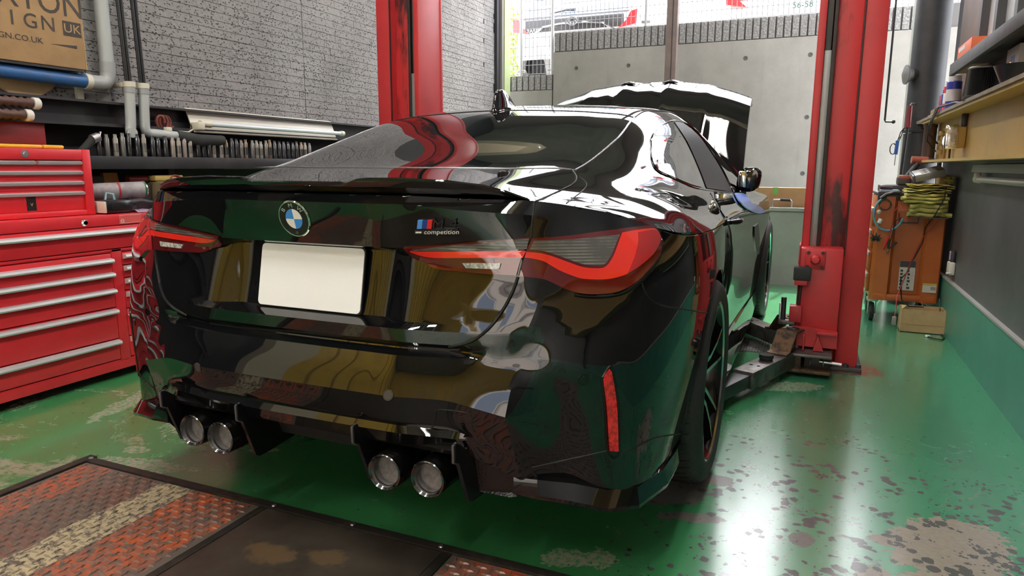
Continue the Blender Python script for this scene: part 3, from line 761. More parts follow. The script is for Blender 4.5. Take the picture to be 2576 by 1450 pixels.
# ---- number plate, badges, sensors, reflectors
WHITE = mat('plain_white_plate', (1.,1.,1.), .6)
pc = V((0, -.884, .757)); tl = .19; px_ = V((1,0,0)); pu = V((0, math.sin(tl), math.cos(tl))); pn = px_.cross(pu)
def rrect(w, h, r, n=5):
    o = []
    for cx, cy, a0 in ((w/2-r,h/2-r,0),(-w/2+r,h/2-r,PI/2),(-w/2+r,-h/2+r,PI),(w/2-r,-h/2+r,1.5*PI)):
        for i in range(n+1): a = a0+PI/2*i/n; o.append((cx+r*math.cos(a), cy+r*math.sin(a)))
    return o
def flat_solid(name, outline, c, X, Y, m, parent, t0, t1, smooth=None):
    N = Vector(X).cross(Vector(Y)); n = len(outline); vs_ = [c+X*a+Y*b+N*t1 for a, b in outline]+[c+X*a+Y*b+N*t0 for a, b in outline]
    fs = [tuple(range(n)), tuple(range(2*n-1, n-1, -1))]+[(i, i+n, (i+1)%n+n, (i+1)%n) for i in range(n)]
    return MB().add(vs_, fs).build(name, m, parent, smooth)
flat_solid('plate_backing', rrect(.335,.17,.012), pc, px_, pu, BLKPL, car, -.008, -.001)
plate = flat_solid('number_plate', rrect(.33,.165,.012), pc, px_, pu, WHITE, car, -.001, .002)
plate['label'] = 'blank white number plate'

def surf_frame(px, py):
    c, n = hit(px, py); n = sum((hit(px+a, py+b)[1] for a in (-14,0,14) for b in (-8,0,8)), Vector()).normalized()
    X = V((1,0,0)); X = (X - n*X.dot(n)).normalized(); Y = n.cross(X); return c, X, Y, n
c, X, Y, n = surf_frame(742, 550)
def disc(r0, r1, a0, a1, k):
    o = [(r1*math.cos(a0+(a1-a0)*i/k), r1*math.sin(a0+(a1-a0)*i/k)) for i in range(k+1)]
    if r0 > 0: o += [(r0*math.cos(a1-(a1-a0)*i/k), r0*math.sin(a1-(a1-a0)*i/k)) for i in range(k+1)]
    else: o += [(0,0)]
    return o
em = MB().lathe([(.0,.0),(.0485,.0),(.0485,.004),(.0465,.0065),(.0445,.0065),(.0440,.005),(.0,.005)], c-n*.002, n, 40).build('round_badge', CHROME, lid, 35)
em['label'] = 'round badge with blue and white quarters'
MB().lathe([(.0262,.0052),(.0438,.0052),(.0438,.0058),(.0262,.0058)], c-n*.002, n, 40, True).build('badge_ring', mat('badge_black',(.008,.008,.009),.45), em, 30)
BLUE = mat('badge_blue',(.06,.27,.72),.2); BWH = mat('badge_white',(.85,.85,.80),.25)
for q in range(4): flat_solid('badge_quarter', disc(0,.0255,q*PI/2,(q+1)*PI/2,9), c, X, Y, BWH if q in (0,2) else BLUE, em, .0030, .0042)
SILV = mat('badge_silver',(.8,.8,.8),.2,.7)
for ch, ang in (('B',140),('M',93),('W',46)):
    a = math.radians(ang); d = X*math.cos(a)+Y*math.sin(a); lettering('badge_letter', ch, .0150, c+d*.0350+n*.0042, Y*math.cos(a)*-1+X*math.sin(a), d, SILV, em, .0006, sx=1.15)
MB().lathe([(.0,.0),(.0052,.0),(.0052,.0016),(.004,.002),(0,.002)], c-Y*.0355+n*.0035, n, 14).build('camera_lens', DKCHROME, em, 40)

c, X, Y, n = surf_frame(1103, 566)
def para(x0, x1, y0, y1, sh): return [(x0+y0*sh, y0), (x1+y0*sh, y0), (x1+y1*sh, y1), (x0+y1*sh, y1)]
s_ = .00108*1.0
BDG = mat('badge_gloss_black',(.022,.022,.024),.22)
b4 = flat_solid('model_badge', para(-.006,.051,-.011,-.0085,.35), c, X, Y, BDG, lid, 0, .004); b4['label'] = 'M4 competition lettering badge'
for i, cl in enumerate(((.10,.35,.85),(.02,.05,.25),(.75,.03,.03))):
    flat_solid('colour_stripe', para(-.052+i*.0125,-.052+i*.0125+.0122,-.008,.013,.30), c, X, Y, mat('stripe_%d' % i, cl, .25), b4, 0, .005)
lettering('badge_letter', 'M', .031, c+X*.001+Y*.0025+n*.004, X, Y, BDG, b4, .0012, .30, 1.25)
lettering('badge_letter', '4', .031, c+X*.039+Y*.0025+n*.004, X, Y, BDG, b4, .0012, .30, 1.35)
flat_solid('badge_bar', para(-.058,.052,-.0225,-.0115,.30), c, X, Y, BDG, b4, 0, .003)
flat_solid('badge_dash', para(-.055,-.040,-.0195,-.0155,.30), c, X, Y, BWH, b4, .003, .0036)
lettering('badge_word', 'competition', .0155, c+X*.006-Y*.0172+n*.0034, X, Y, BWH, b4, .0004, .25, 1.18)
for (sx, sy, mir) in ((497,925,False),(977,995,False),(1468,957,True)):
    c, n = hit(sx, sy)
    for sg in ((1,-1) if mir else (1,)):
        c2, n2 = V((c.x*sg,c.y,c.z)), V((n.x*sg,n.y,n.z))
        MB().lathe([(.0,.0012),(.0105,.0012),(.0112,.0004),(.0125,.0004),(.0128,.0018),(.0135,.0018),(.0135,-.004)], c2, n2, 20).build('parking_sensor', GLOSSB if mir else mat('sensor_grey',(.05,.05,.05),.15), bumper, 40)
REFL = [(1532,928,1),(1537,934),(1550,1016),(1555,1135,1),(1532,1133,1),(1525,1028),(1517,951)]
skin_shell('side_reflector', REFL, REFLR, (bumper, bumper), .005, -.003, 7, True)
seam([(1514,951),(1522,1028),(1530,1136),(1557,1139),(1554,1016),(1540,934),(1532,924),(1514,951)], bumper, .0035, True, 'reflector_frame', GLOSSB)
# ---- lip spoiler with a lower middle section
ST = [(0,-.925,1.006,-.80),(.10,-.925,1.006,-.80),(.155,-.924,1.006,-.80),(.185,-.923,1.016,-.79),(.30,-.915,1.017,-.78),(.42,-.900,1.012,-.77),(.50,-.880,1.003,-.765),(.545,-.860,.990,-.765),(.585,-.828,.972,-.775)]
def spoiler_sec(x, yt, zt, yf):
    zl = .979 if x < .5 else .979-(x-.5)*.16
    return [V((x, yt+.020, zl)), V((x, yt+.004, (zl+zt)/2)), V((x, yt, zt-.003)), V((x, yt+.006, zt)), V((x, (yt+yf)/2, zt-.006)), V((x, yf, BODY.ray_cast(V((x, yf, 2)), V((0,0,-1)))[0].z-.002))]
half = []
for a, b in zip(ST, ST[1:]):
    for k in range(3): half.append(tuple(a[i]+(b[i]-a[i])*k/3 for i in range(4)))
half.append(ST[-1]); secs = [spoiler_sec(*h) for h in half]
secs = [[V((-p.x,p.y,p.z)) for p in s_] for s_ in reversed(secs[1:])] + secs
vs_ = [p for s_ in secs for p in s_]; k = 6; fs = [(i*k+j, i*k+j+1, (i+1)*k+j+1, (i+1)*k+j) for i in range(len(secs)-1) for j in range(k-1)]
fs += [tuple(range(k)), tuple(range(len(vs_)-1, len(vs_)-1-k, -1))]
MB().add(vs_, fs).build('lip_spoiler', PAINT, lid, 32)

# ---- roof fin aerial
fin = []
for (t_, yr, yf, w_) in ((0.,.230,.480,.042),(.06,.240,.468,.031),(.2,.248,.450,.025),(.45,.254,.424,.021),(.7,.261,.394,.018),(.86,.268,.368,.0155),(.95,.276,.347,.012),(.99,.284,.334,.008),(1.,.298,.320,.002)):
    ring = []
    for i in range(18):
        a = 2*PI*i/18; y = (yr+yf)/2+(yf-yr)/2*math.cos(a); z0_ = 1.262+(y-.28)*.145
        ring.append(V((w_*math.sin(a)*(1 if math.cos(a) < 0 else 1-.35*math.cos(a)), y, z0_-.004+.084*t_)))
    fin.append(ring)
vs_ = [p for r in fin for p in r]; fs = [(i*18+j, i*18+(j+1)%18, (i+1)*18+(j+1)%18, (i+1)*18+j) for i in range(len(fin)-1) for j in range(18)]+[tuple(range(len(vs_)-1,len(vs_)-19,-1))]
MB().add(vs_, fs).build('roof_aerial', PAINT, roof, 60)

# ---- raised hood
def hood_pt(u, v):
    """u -1..1 across, v 0 hinge .. 1 front edge"""
    x = u*(.765-.035*v); a = abs(u)
    e0 = V((0, 2.235+.05*a*a, .965-.02*a*a)); e1 = V((0, 3.03-.06*a*a, 1.712-.145*a**2.2))
    p = e0.lerp(e1, v); crown = .080*math.sin(PI*min(1,v*1.02))*(1-.55*a*a)
    ridge = 0
    for c_, w_, h_ in ((.22,.11,.020),(.60,.10,.010)): ridge += h_*max(0, 1-abs(a-c_)/w_)**1.0
    if a < .18: ridge -= .004
    n_ = V((0,-.66,.75)); ridge *= min(1, v*3)
    p = p + n_*(crown+ridge-.62*max(0, v-.70)**2); p.x = x; return p
NU, NV = 56, 24; vs_ = []; fs = []
for j in range(NV+1):
    for i in range(NU+1): vs_.append(hood_pt(-1+2*i/NU, j/NV))
for r_, (dy, dz) in enumerate(((.018,-.004),(.030,-.022),(.030,-.06))):      # nose rolls over
    for i in range(NU+1):
        p = hood_pt(-1+2*i/NU, 1.0); vs_.append(p+V((0,dy,dz)))
TOT = NV+4
for j in range(TOT-1):
    for i in range(NU): q = j*(NU+1)+i; fs.append((q, q+1, q+NU+2, q+NU+1))
hood = MB().add(vs_, fs)
for s in (0, NU):                                                          # side flanges
    base = len(hood.v); sg = -1 if s == 0 else 1
    for j in range(NV+1):
        p = hood_pt(-1+2*s/NU, j/NV); hood.v += [p.copy(), p+V((sg*.004,.018,-.016)), p+V((sg*-.004,.032,-.032))]
    for j in range(NV):
        for m_ in range(2):
            q = base+j*3+m_; hood.f.append((q, q+1, q+4, q+3))
hd = hood.build('hood', PAINT, car, 50); hd['label'] = 'raised black hood'
vs_ = []; fs = []
for j in range(9):
    for i in range(13): vs_.append(hood_pt((-1+2*i/12)*.97, .02+.97*j/8) + V((0,.030+(.012 if i%3 == 0 else 0),-.034)))
for j in range(8):
    for i in range(12): q = j*13+i; fs.append((q, q+1, q+14, q+13))
MB().add(vs_, fs).build('hood_liner', BLKPL, hd, 60)
for sg in (1, -1):      # slots at the front edge of the hood ridges
    P = [hood_pt(sg*u, .93) + V((0,-.004,.006)) for u in (.14,.17,.21,.25,.29)]; MB().tube(P, [.003,.008,.009,.008,.003], 6).build('hood_slot', BLKPL, hd, 60)
    MB().tube([hood_pt(sg*.86,.10)+V((0,.04,-.05)), V((sg*.66,2.62,.84))], .011, 8).build('gas_strut', BLKPL, hd, 60)

# ---- door mirrors, handles, fender vents
for s in (1, -1):
    M_ = MB(); secs = []
    for (y, x0, x1, z0, z1) in ((1.83,.795,.885,.925,1.03),(1.845,.778,.900,.906,1.043),(1.90,.790,.905,.908,1.040),(1.96,.815,.893,.922,1.020),(1.985,.84,.872,.945,.99)):
        cx_, cz_, hx, hz = (x0+x1)/2, (z0+z1)/2, (x1-x0)/2, (z1-z0)/2; ring = []
        for i in range(20):
            a = 2*PI*i/20; ca, sa = math.cos(a), math.sin(a); q = (abs(ca)**3.2+abs(sa)**3.2)**(-1/3.2); ring.append(V((s*(cx_+hx*ca*q+.01*sa*q), y, cz_+hz*sa*q)))
        secs.append(ring)
    vs_ = [p for r in secs for p in r]; fs = [(i*20+j, i*20+(j+1)%20, (i+1)*20+(j+1)%20, (i+1)*20+j) for i in range(4) for j in range(20)]
    fs += [tuple(range(20)), tuple(range(99, 79, -1))]
    mir = M_.add(vs_, fs).build('door_mirror', PAINT, door[0 if s > 0 else 1], 45)
    MB().box((s*.735,1.84,.885),(s*.83,1.93,.915),.012).build('mirror_stalk', GLOSSB, mir, 40)
    MB().box((s*.786,1.822,.930),(s*.83,1.834,1.022),.006).build('mirror_glass', mat('mirror_glass',(.75,.78,.8),.03,1.), mir, 40)
    # handle
    c, n = hit(1845, 557); c = V((c.x, c.y, c.z)); t_ = V((0,1,-.02)).normalized()
    P = [c-t_*.10+n*.0, c-t_*.085+n*.026, c-t_*.03+n*.032, c+t_*.04+n*.030, c+t_*.075+n*.020, c+t_*.085]
    MB().tube([V((p.x*s,p.y,p.z)) for p in P], [.010,.012,.012,.012,.012,.010], 8).build('door_handle', PAINT, door[0 if s > 0 else 1], 60)
skin_shell('fender_vent', [(1896,570,1),(1905,562,1),(1909,596),(1908,640,1),(1901,632),(1896,600)], BLKPL, fender, .006, -.004, 6, True)

# ---- side skirts
for s in (1, -1):
    secs = []
    for (y, x, zt, zb, o) in ((.42,.872,.30,.17,.030),(.8,.868,.29,.15,.034),(1.4,.868,.28,.145,.030),(2.0,.870,.27,.145,.024),(2.42,.876,.26,.16,.010)):
        secs.append([V((s*(x-.02),y,zt)), V((s*(x+.004),y,zt-.01)), V((s*(x+o),y,zb+.02)), V((s*(x+o),y,zb+.008)), V((s*(x-.03),y,zb))])
    vs_ = [p for r in secs for p in r]; fs = [(i*5+j, i*5+(j+1)%5, (i+1)*5+(j+1)%5, (i+1)*5+j) for i in range(4) for j in range(5)]+[tuple(range(5)), tuple(range(24,19,-1))]
    MB().add(vs_, fs).build('side_skirt', PAINT, car, 30)

# ---- wheels
RIM = mat('rim_gloss_black', (.012,.012,.013), .12, .3); RIMF = mat('rim_machined_face', (.62,.64,.65), .16, 1.)
def make_wheel():
    w = sub_empty('wheel', car)
    R0, W0 = .342, .275
    T = MB().lathe([(.262,.0),(.268,.010),(.300,.016),(.322,.008),(.336,-.008),(.3415,-.030),(.342,-.08),(.342,-.195),(.3415,-.245),(.336,-.267),(.322,-.283),(.300,-.290),(.268,-.284),(.262,-.275)], (0,0,0), (1,0,0), 72, True)
    tyre = T.build('tyre', RUB, w, 40)
    g = MB()
    for k_ in range(60):                                # sickle-shaped tread grooves, cut dark into the shoulder
        a0 = 2*PI*k_/60; pts = []
        for q in range(6):
            u = q/5; a = a0+.16*u*u; pts.append(V((-.018-.10*u, math.cos(a)*(.3390+.0035*min(1,u*4)), math.sin(a)*(.3390+.0035*min(1,u*4)))))
        g.tube(pts, .0021, 4)
    for x in (-.135,-.185,-.225): g.tube([V((x, math.cos(2*PI*i/60)*.342, math.sin(2*PI*i/60)*.342)) for i in range(60)], .003, 4, False, True)
    tg = g.build('tread_groove', SEAM, tyre); tg['kind'] = 'stuff'
    rim = MB().lathe([(.268,.004),(.263,.006),(.255,-.002),(.248,-.03),(.243,-.10),(.243,-.27),(.262,-.275)], (0,0,0), (1,0,0), 64, cap=False).build('rim', RIM, w, 40)
    MB().lathe([(.266,.002),(.2665,.0065),(.2605,.0065),(.2570,.0005)], (0,0,0), (1,0,0), 64, True).build('rim_edge', RIMF, rim, 40)
    for k_ in range(5):
        a0 = 2*PI*k_/5+.3
        for sgn in (-1, 1):
            def spoke(dx, wd):
                pts = []
                for (r, off, x) in ((.045,.020,-.040),(.11,.024,-.022),(.18,.040,-.010),(.256,.062,-.002)):
                    for e in (-1, 1):
                        ww = wd*(1.15-.35*(r-.045)/.2); t_ = sgn*off+e*ww; pts.append((V((x+dx, math.cos(a0)*r-math.sin(a0)*t_, math.sin(a0)*r+math.cos(a0)*t_))))
                return pts
            f_, b_ = spoke(0, .0085), spoke(-.035, .014); vs_ = f_+b_; fs = []
            for i in range(3):
                a = 2*i; fs += [(a,a+1,a+3,a+2),(a+8,a+10,a+11,a+9),(a,a+2,a+10,a+8),(a+1,a+9,a+11,a+3)]
            fs += [(0,8,9,1),(6,7,15,14)]
            sp = MB().add(vs_, fs).build('spoke', RIM, rim)
            fr = MB().add([p+V((.0012,0,0)) for p in spoke(0,.0078)], [(2*i,2*i+1,2*i+3,2*i+2) for i in range(3)]).build('spoke_face', RIMF, rim)
    MB().lathe([(.0,-.030),(.030,-.030),(.034,-.036),(.060,-.040),(.066,-.060),(.066,-.09)], (0,0,0), (1,0,0), 32).build('hub', RIM, rim, 40)
    MB().lathe([(.05,-.105),(.185,-.105),(.185,-.13),(.05,-.13)], (0,0,0), (1,0,0), 48, True).build('brake_disc', mat('brake_disc_steel',(.32,.32,.33),.3,1.), w, 40)
    MB().prism([(math.cos(a)*r, math.sin(a)*r) for r, aa in ((.20,(.2,.5,.8,1.1)),(.12,(1.1,.8,.5,.2))) for a in aa], 0, -.075, -.14).build('brake_caliper', mat('caliper_blue',(.02,.08,.30),.3), w, 40)
    return w
wheel = make_wheel()
def mirror_obj(o):
    pass
spots = [(.921,0,.342,0),(.912,2.857,.342,.0),(-.921,0,.342,PI),(-.912,2.857,.342,PI)]
for i, (x, y, z, rz) in enumerate(spots):
    w = wheel if i == 0 else copy_tree(wheel, car)
    w.location = (x, y, z); w.rotation_euler = (0, 0, rz)

# ---- diffuser, fins, exhaust
DIFF = mat('diffuser_black', (.010,.010,.011), .22)
d = MB()
d.prism([(-.935,.374),(-.925,.360),(-.76,.352),(-.60,.345),(-.60,.40),(-.90,.40)], 0, -.475, .475)       # smooth underside of the bumper
d.prism([(-.775,.352),(-.762,.262),(-.745,.248),(-.60,.240),(-.60,.352)], 0, -.105, .105)                  # deep middle block
dif = d.build('diffuser', DIFF, car)
flat_solid('diffuser_panel', rrect(.190,.088,.010), V((0,-.7705,.308)), V((1,0,0)), V((0,.13,.992)), mat('diffuser_panel_matt',(.012,.012,.011),.5), dif, -.002, .003)
for s in (1, -1):
    # textured outer cheeks between outer fin and bumper corner
    vs_ = [V((s*.475,-.900,.385)), V((s*.60,-.872,.355)), V((s*.632,-.862,.315)), V((s*.632,-.845,.262)), V((s*.56,-.865,.248)), V((s*.475,-.870,.250)),
           V((s*.475,-.62,.385)), V((s*.60,-.62,.355)), V((s*.632,-.62,.315)), V((s*.632,-.62,.262)), V((s*.56,-.62,.248)), V((s*.475,-.62,.250))]
    MB().add(vs_, [tuple(range(6)), tuple(range(11,5,-1))]+[(i,i+6,(i+1)%6+6,(i+1)%6) for i in range(6)]).build('diffuser_cheek', mat('diffuser_cheek_textured',(.008,.008,.009),.16,bump=(160,.25,3)), dif)
    MB().box((s*.11,-.62,.22),(s*.475,-.60,.35)).build('exhaust_cutout_wall', DIFF, dif)
    for x, tipz in ((.469,.413),(.188,.415)):
        prof = [(-.978,tipz),(-.960,tipz-.006),(-.915,.372),(-.86,.335),(-.78,.29),(-.70,.255),(-.74,.240),(-.86,.236),(-.905,.238),(-.918,.246),(-.962,.36),(-.978,tipz-.045)]
        f = MB(); n_ = len(prof); off = .022
        for xx, th in ((x-.005,0),(x+.005,0)): f.v += [V((s*(xx+off*(y+.978)/.28), y, z)) for y, z in prof]
        f.f = [tuple(range(n_)), tuple(range(2*n_-1,n_-1,-1))]+[(i,i+n_,(i+1)%n_+n_,(i+1)%n_) for i in range(n_)]
        fi = f.build('diffuser_fin', DIFF, dif, 30)
        MB().tube([V((s*x,y-.002,z)) for y, z in ((-.962,.36),(-.978,tipz-.045),(-.979,tipz-.004),(-.965,tipz-.002))], .0035, 6).build('fin_edge', mat('fin_edge_gloss',(.20,.21,.22),.12,.6), fi, 60)
EXB = mat('exhaust_black_chrome',(.035,.034,.034),.14,.9); EXI = mat('exhaust_soot',(.21,.195,.185),.75,noise=(60,(.10,.092,.086),.35,.7))
for x, y in ((.384,-.958),(.268,-.968),(-.268,-.968),(-.384,-.958)):
    ax = V((0,1,-.03)); c = V((x,y,.300))
    t_ = MB().lathe([(.0400,.004),(.0440,.0),(.0465,.003),(.0465,.20),(.040,.20)], c, ax, 40, cap=False).build('exhaust_tip', EXB, car, 40)
    MB().lathe([(.0385,.006),(.0438,-.0006),(.0462,.0014),(.0462,.0034),(.0438,.0022),(.0400,.008)], c, ax, 40, True).build('tip_rim', DKCHROME, t_, 40)
    MB().lathe([(.0395,.004),(.0385,.012),(.0375,.035),(.0,.042)], c, ax, 40, cap=False).build('tip_bore', EXI, t_, 40)
    MB().lathe([(.0382,.012),(.0368,.010),(.0360,.013),(.0382,.018)], c, ax, 40, True).build('inner_ring', DKCHROME, t_, 40)
# ---- painted corner blades under the rear bumper
for s in (1, -1):
    secs = []
    for (x, y, z, o) in ((.575,-.872,.268,.004),(.632,-.862,.268,.018),(.71,-.826,.258,.028),(.785,-.795,.242,.030),(.845,-.738,.236,.028),(.876,-.60,.228,.020),(.884,-.46,.224,.014),(.883,-.372,.224,.010)):
        nrm = V((x*.55 if y < -.7 else 1, -.9 if y < -.7 else -.25, 0)).normalized()
        b = V((x,y,0)); secs.append([b-nrm*.02+V((0,0,z+.045)), b+nrm*.004+V((0,0,z+.040)), b+nrm*o+V((0,0,z+.006)), b+nrm*(o-.002)+V((0,0,z-.004)), b-nrm*.03+V((0,0,z-.012))])
    secs = [[V((s*p.x,p.y,p.z)) for p in r] for r in secs]
    vs_ = [p for r in secs for p in r]; n_ = len(secs); fs = [(i*5+j, i*5+(j+1)%5, (i+1)*5+(j+1)%5, (i+1)*5+j) for i in range(n_-1) for j in range(5)]+[tuple(range(5)), tuple(range(n_*5-1,n_*5-6,-1))]
    MB().add(vs_, fs).build('corner_blade', PAINT, bumper, 25)

# ---- blue protective sheet on the front fender
sheet = skin_shell('fender_sheet', [(1846,489,1),(1866,490),(1880,500),(1888,514),(1908,520),(1922,534,1),(1905,538),(1886,532),(1868,521),(1854,505)], mat('blue_plastic_sheet',(.16,.30,.85),.35), None, .010, .004, 6)[0]
tag(sheet, 'blue protective sheet laid over the front fender of the black car', 'sheet')
# ================================================================= LEFT SIDE
REDC = mat('red_cabinet_paint', (.70,.030,.040), .36, noise=(3,(.58,.022,.03),.4,.75,6)); REDK = mat('red_cabinet_dark', (.22,.010,.012), .5)
ALU = mat('drawer_edge_aluminium', (.58,.59,.60), .38, .45); STEEL = mat('bare_steel', (.42,.42,.42), .35, .9); BLK = mat('black_painted_steel', (.022,.022,.024), .45, noise=(5,(.045,.044,.046),.5,.75,6))
PVC = mat('grey_pvc', (.42,.44,.43), .35); PVCD = mat('grey_pvc_joint', (.33,.345,.34), .35); IVORY = mat('ivory_plastic', (.66,.62,.50), .5)
CARD = mat('cardboard', (.40,.245,.115), .8, noise=(12,(.34,.205,.095),.4,.7,5)); CARDL = mat('cardboard_light', (.50,.34,.17), .8, noise=(12,(.42,.28,.14),.4,.7,5)); INK = mat('dark_print', (.045,.035,.03), .7)

def drawer(parent, x, y0, y1, z0, z1, hz, name='drawer', face=.012, lip=.022):
    d = MB().box((x-.02,y0,z0),(x+face,y1,z1),.003).build(name, REDC, parent, 30)
    # full-width pull: ribbed metal strip, open underneath
    MB().prism([(x+face-.002,hz-.013),(x+face+lip,hz-.009),(x+face+lip+.004,hz-.002),(x+face+lip,hz+.008),(x+face-.002,hz+.013)], 1, y0+.002, y1-.002).build('pull', ALU, d, 25)
    return d
# roller cabinet
cb = thing('roller_cabinet', 'wide red roller tool cabinet with two banks of drawers standing on the green floor', 'tool cabinet', (-2.07,-.2,0))
XF = -1.905
MB().box((-2.24,-1.15,.045),(XF-.004,.62,.806),.004).build('body', REDC, cb, 30)
MB().box((XF-.006,-1.15,.045),(XF+.006,.62,.095),.003).build('plinth', REDC, cb, 30)
for y in (-1.05,.52):
    for x in (-2.19,-1.97): MB().box((x-.03,y-.03,0),(x+.03,y+.03,.046)).build('foot', BLK, cb)
for yy0, yy1 in ((-1.15,-1.13),(-.035,.018),(.60,.62)): MB().box((XF-.006,yy0,.09),(XF+.010,yy1,.64),.002).build('stile', REDC, cb, 30)
MB().box((XF-.006,-1.15,.628),(XF+.010,.62,.640),.002).build('rail', REDC, cb, 30)
drawer(cb, XF, -1.13, .60, .645, .752, .725)
MB().box((XF-.006,-1.15,.756),(XF+.014,.62,.806),.003).build('top_rail', REDC, cb, 30)
for z0, z1, hz in ((.525,.622,.588),(.442,.518,.520),(.362,.436,.440),(.205,.356,.340),(.100,.198,.186)): drawer(cb, XF, -1.13, -.038, z0, z1, hz)
for z0, z1, hz in ((.560,.622,.602),(.498,.555,.542),(.435,.492,.478),(.345,.430,.412),(.205,.340,.322),(.100,.198,.186)): drawer(cb, XF, .020, .60, z0, z1, hz)
MB().lathe([(.0,.004),(.010,.004),(.013,.001),(.016,-.003)], (XF+.018,-.155,.778), (1,0,0), 18).build('lock', CHROME, cb, 40)
st = MB().box((XF+.0142,.02,.762),(XF+.0152,.142,.800)).build('sticker', mat('red_sticker',(.70,.10,.09),.5), cb)
lettering('sticker_frame', '@', .022, (XF+.0156,.036,.774), (0,1,0), (0,0,1), mat('pale_print',(.80,.55,.52),.6), st)
for zz in (.7625,.7995): MB().box((XF+.0152,.02,zz-.0008),(XF+.0157,.142,zz+.0008)).build('sticker_line', mat('pale_print'), st)

# tool chest on top
ch = thing('tool_chest', 'red drawer chest with grey pulls standing on the roller cabinet', 'tool chest', (-2.13,-.45,.806))
XC = -1.985
MB().box((-2.26,-1.0,.808),(XC-.003,-.035,1.112),.004).build('body', REDC, ch, 30)
fr = [(-1.0,-.95,.808,1.112),(-.075,-.035,.808,1.112)]
for a, b, c_, d_ in fr: MB().box((XC-.004,a,c_),(XC+.010,b,d_),.003).build('stile', REDC, ch, 30)
for c_, d_ in ((.808,.832),(1.064,1.112)): MB().box((XC-.004,-.95,c_),(XC+.010,-.075,d_),.003).build('rail', REDC, ch, 30)
for (y0, y1, z0, z1, hz) in ((-.95,-.29,1.022,1.060,1.050),(-.285,-.078,1.022,1.060,1.050),(-.95,-.078,.976,1.017,1.005),(-.95,-.078,.928,.971,.958),(-.95,-.078,.835,.923,.910)):
    d = MB().box((XC-.02,y0,z0),(XC-.001,y1,z1),.002).build('drawer', REDC, ch, 30)
    MB().prism([(XC-.002,hz-.010),(XC+.014,hz-.006),(XC+.016,hz+.004),(XC-.002,hz+.010)], 1, y0+.003, y1-.003).build('pull', ALU, d, 25)
MB().lathe([(.0,.003),(.007,.003),(.009,.0),(.016,.0),(.017,-.003)], (XC+.012,-.335,1.088), (1,0,0), 18).build('lock', STEEL, ch, 40)
lb = MB().box((XC-.001,-.345,.840),(XC+.001,-.305,.908)).build('black_tag', mat('black_tag',(.012,.012,.012),.4), ch); lettering('tag_mark', 'V', .020, (XC+.0014,-.325,.866), (0,1,0), (0,0,1), mat('gold_print',(.55,.42,.16),.4), lb)
for i, (y0, y1) in enumerate(((-.62,-.225),(-.22,-.125))):
    tag(MB().box((-2.20,y0,1.113),(-2.02,y1,1.130),.007).build('yellow_case', mat('yellow_plastic',(.75,.45,.02),.4), None, 30), ('long' if i == 0 else 'short')+' flat yellow plastic case lying on top of the red tool chest', 'case')
tag(MB().box((-2.29,-.75,1.113),(-2.22,-.075,1.24),.003).build('red_backboard', REDK, None, 30), 'dark red board leaning behind the red tool chest', 'board')

# things on the cabinet beside the chest
cn = thing('lying_canister', 'scuffed grey cylinder with a chrome end and a red ring lying behind the black gadget', 'canister', (-2.10,.15,.88))
a, b = V((-2.16,-.02,.905)), V((-2.04,.285,.915)); ax = (b-a)
MB().lathe([(.042,0),(.042,ax.length)], a, ax, 24).build('body', mat('scuffed_grey_label',(.36,.33,.34),.5,noise=(25,(.24,.21,.22),.4,.65)), cn, 40)
MB().lathe([(.043,ax.length*.62),(.0432,ax.length*.65)], a, ax, 24).build('ring', mat('ring_red',(.40,.03,.05),.5), cn, 40)
MB().lathe([(.043,ax.length),(.0435,ax.length+.008)], a, ax, 24).build('green_rim', mat('rim_green',(.02,.12,.05),.4), cn, 40)
MB().lathe([(.040,ax.length+.006),(.036,ax.length+.016),(.0,ax.length+.026)], a, ax, 24).build('chrome_end', CHROME, cn, 60)
MB().box((-2.14,-.01,.807),(-2.06,.04,.865)).build('cradle', BLK, cn); MB().box((-2.12,.20,.807),(-2.04,.24,.872)).build('cradle', BLK, cn)
gd = thing('black_gadget', 'black plastic gadget with a pale end cap on the red roller cabinet', 'gadget', (-1.97,.06,.807))
MB().box((-2.03,-.01,.808),(-1.93,.135,.872),.012).build('body', mat('black_plastic_shiny',(.014,.014,.015),.22), gd, 30)
MB().box((-2.032,-.022,.812),(-1.928,-.010,.868),.004).build('end_cap', mat('pale_cap',(.62,.58,.48),.5), gd, 30)
MB().tube([(-1.98,.135,.85),(-1.96,.20,.860),(-1.95,.26,.848),(-1.95,.34,.838)], [.018,.016,.013,.011], 8).build('arm', BLK, gd, 60)
MB().box((-1.935,.02,.826),(-1.927,.115,.862),.003).build('front_panel', mat('panel_black',(.02,.02,.022),.15), gd, 30)
MB().tube([(-1.99,.03,.872),(-2.0,.045,.905),(-1.985,.07,.90),(-1.985,.075,.873)], .006, 6).build('blue_strap', mat('pale_blue_plastic',(.25,.45,.50),.5), gd, 60)
tag(MB().box((-2.09,.10,.807),(-2.05,.19,.855),.004).build('white_carton', mat('white_card',(.62,.58,.56),.7), None, 30), 'plain off-white carton under the scuffed grey cylinder', 'carton')
cl = MB(); rr = random.Random(5); vs_ = []
for i in range(15):
    for j in range(7): vs_.append(V((-2.03+.020*j, .145+.032*i+.006*math.sin(j*2), .811+.006*abs(math.sin(i*1.3+j))+rr.uniform(0,.003) if 0 < j < 6 else .808)))
cl.add(vs_, [(i*7+j,i*7+j+1,(i+1)*7+j+1,(i+1)*7+j) for i in range(14) for j in range(6)])
tag(cl.build('purple_cloth', mat('purple_cloth',(.32,.22,.34),.8,noise=(60,(.48,.38,.48),.55,.62,2)), None, 60), 'crumpled purple dotted cloth lying at the edge of the red roller cabinet', 'cloth')
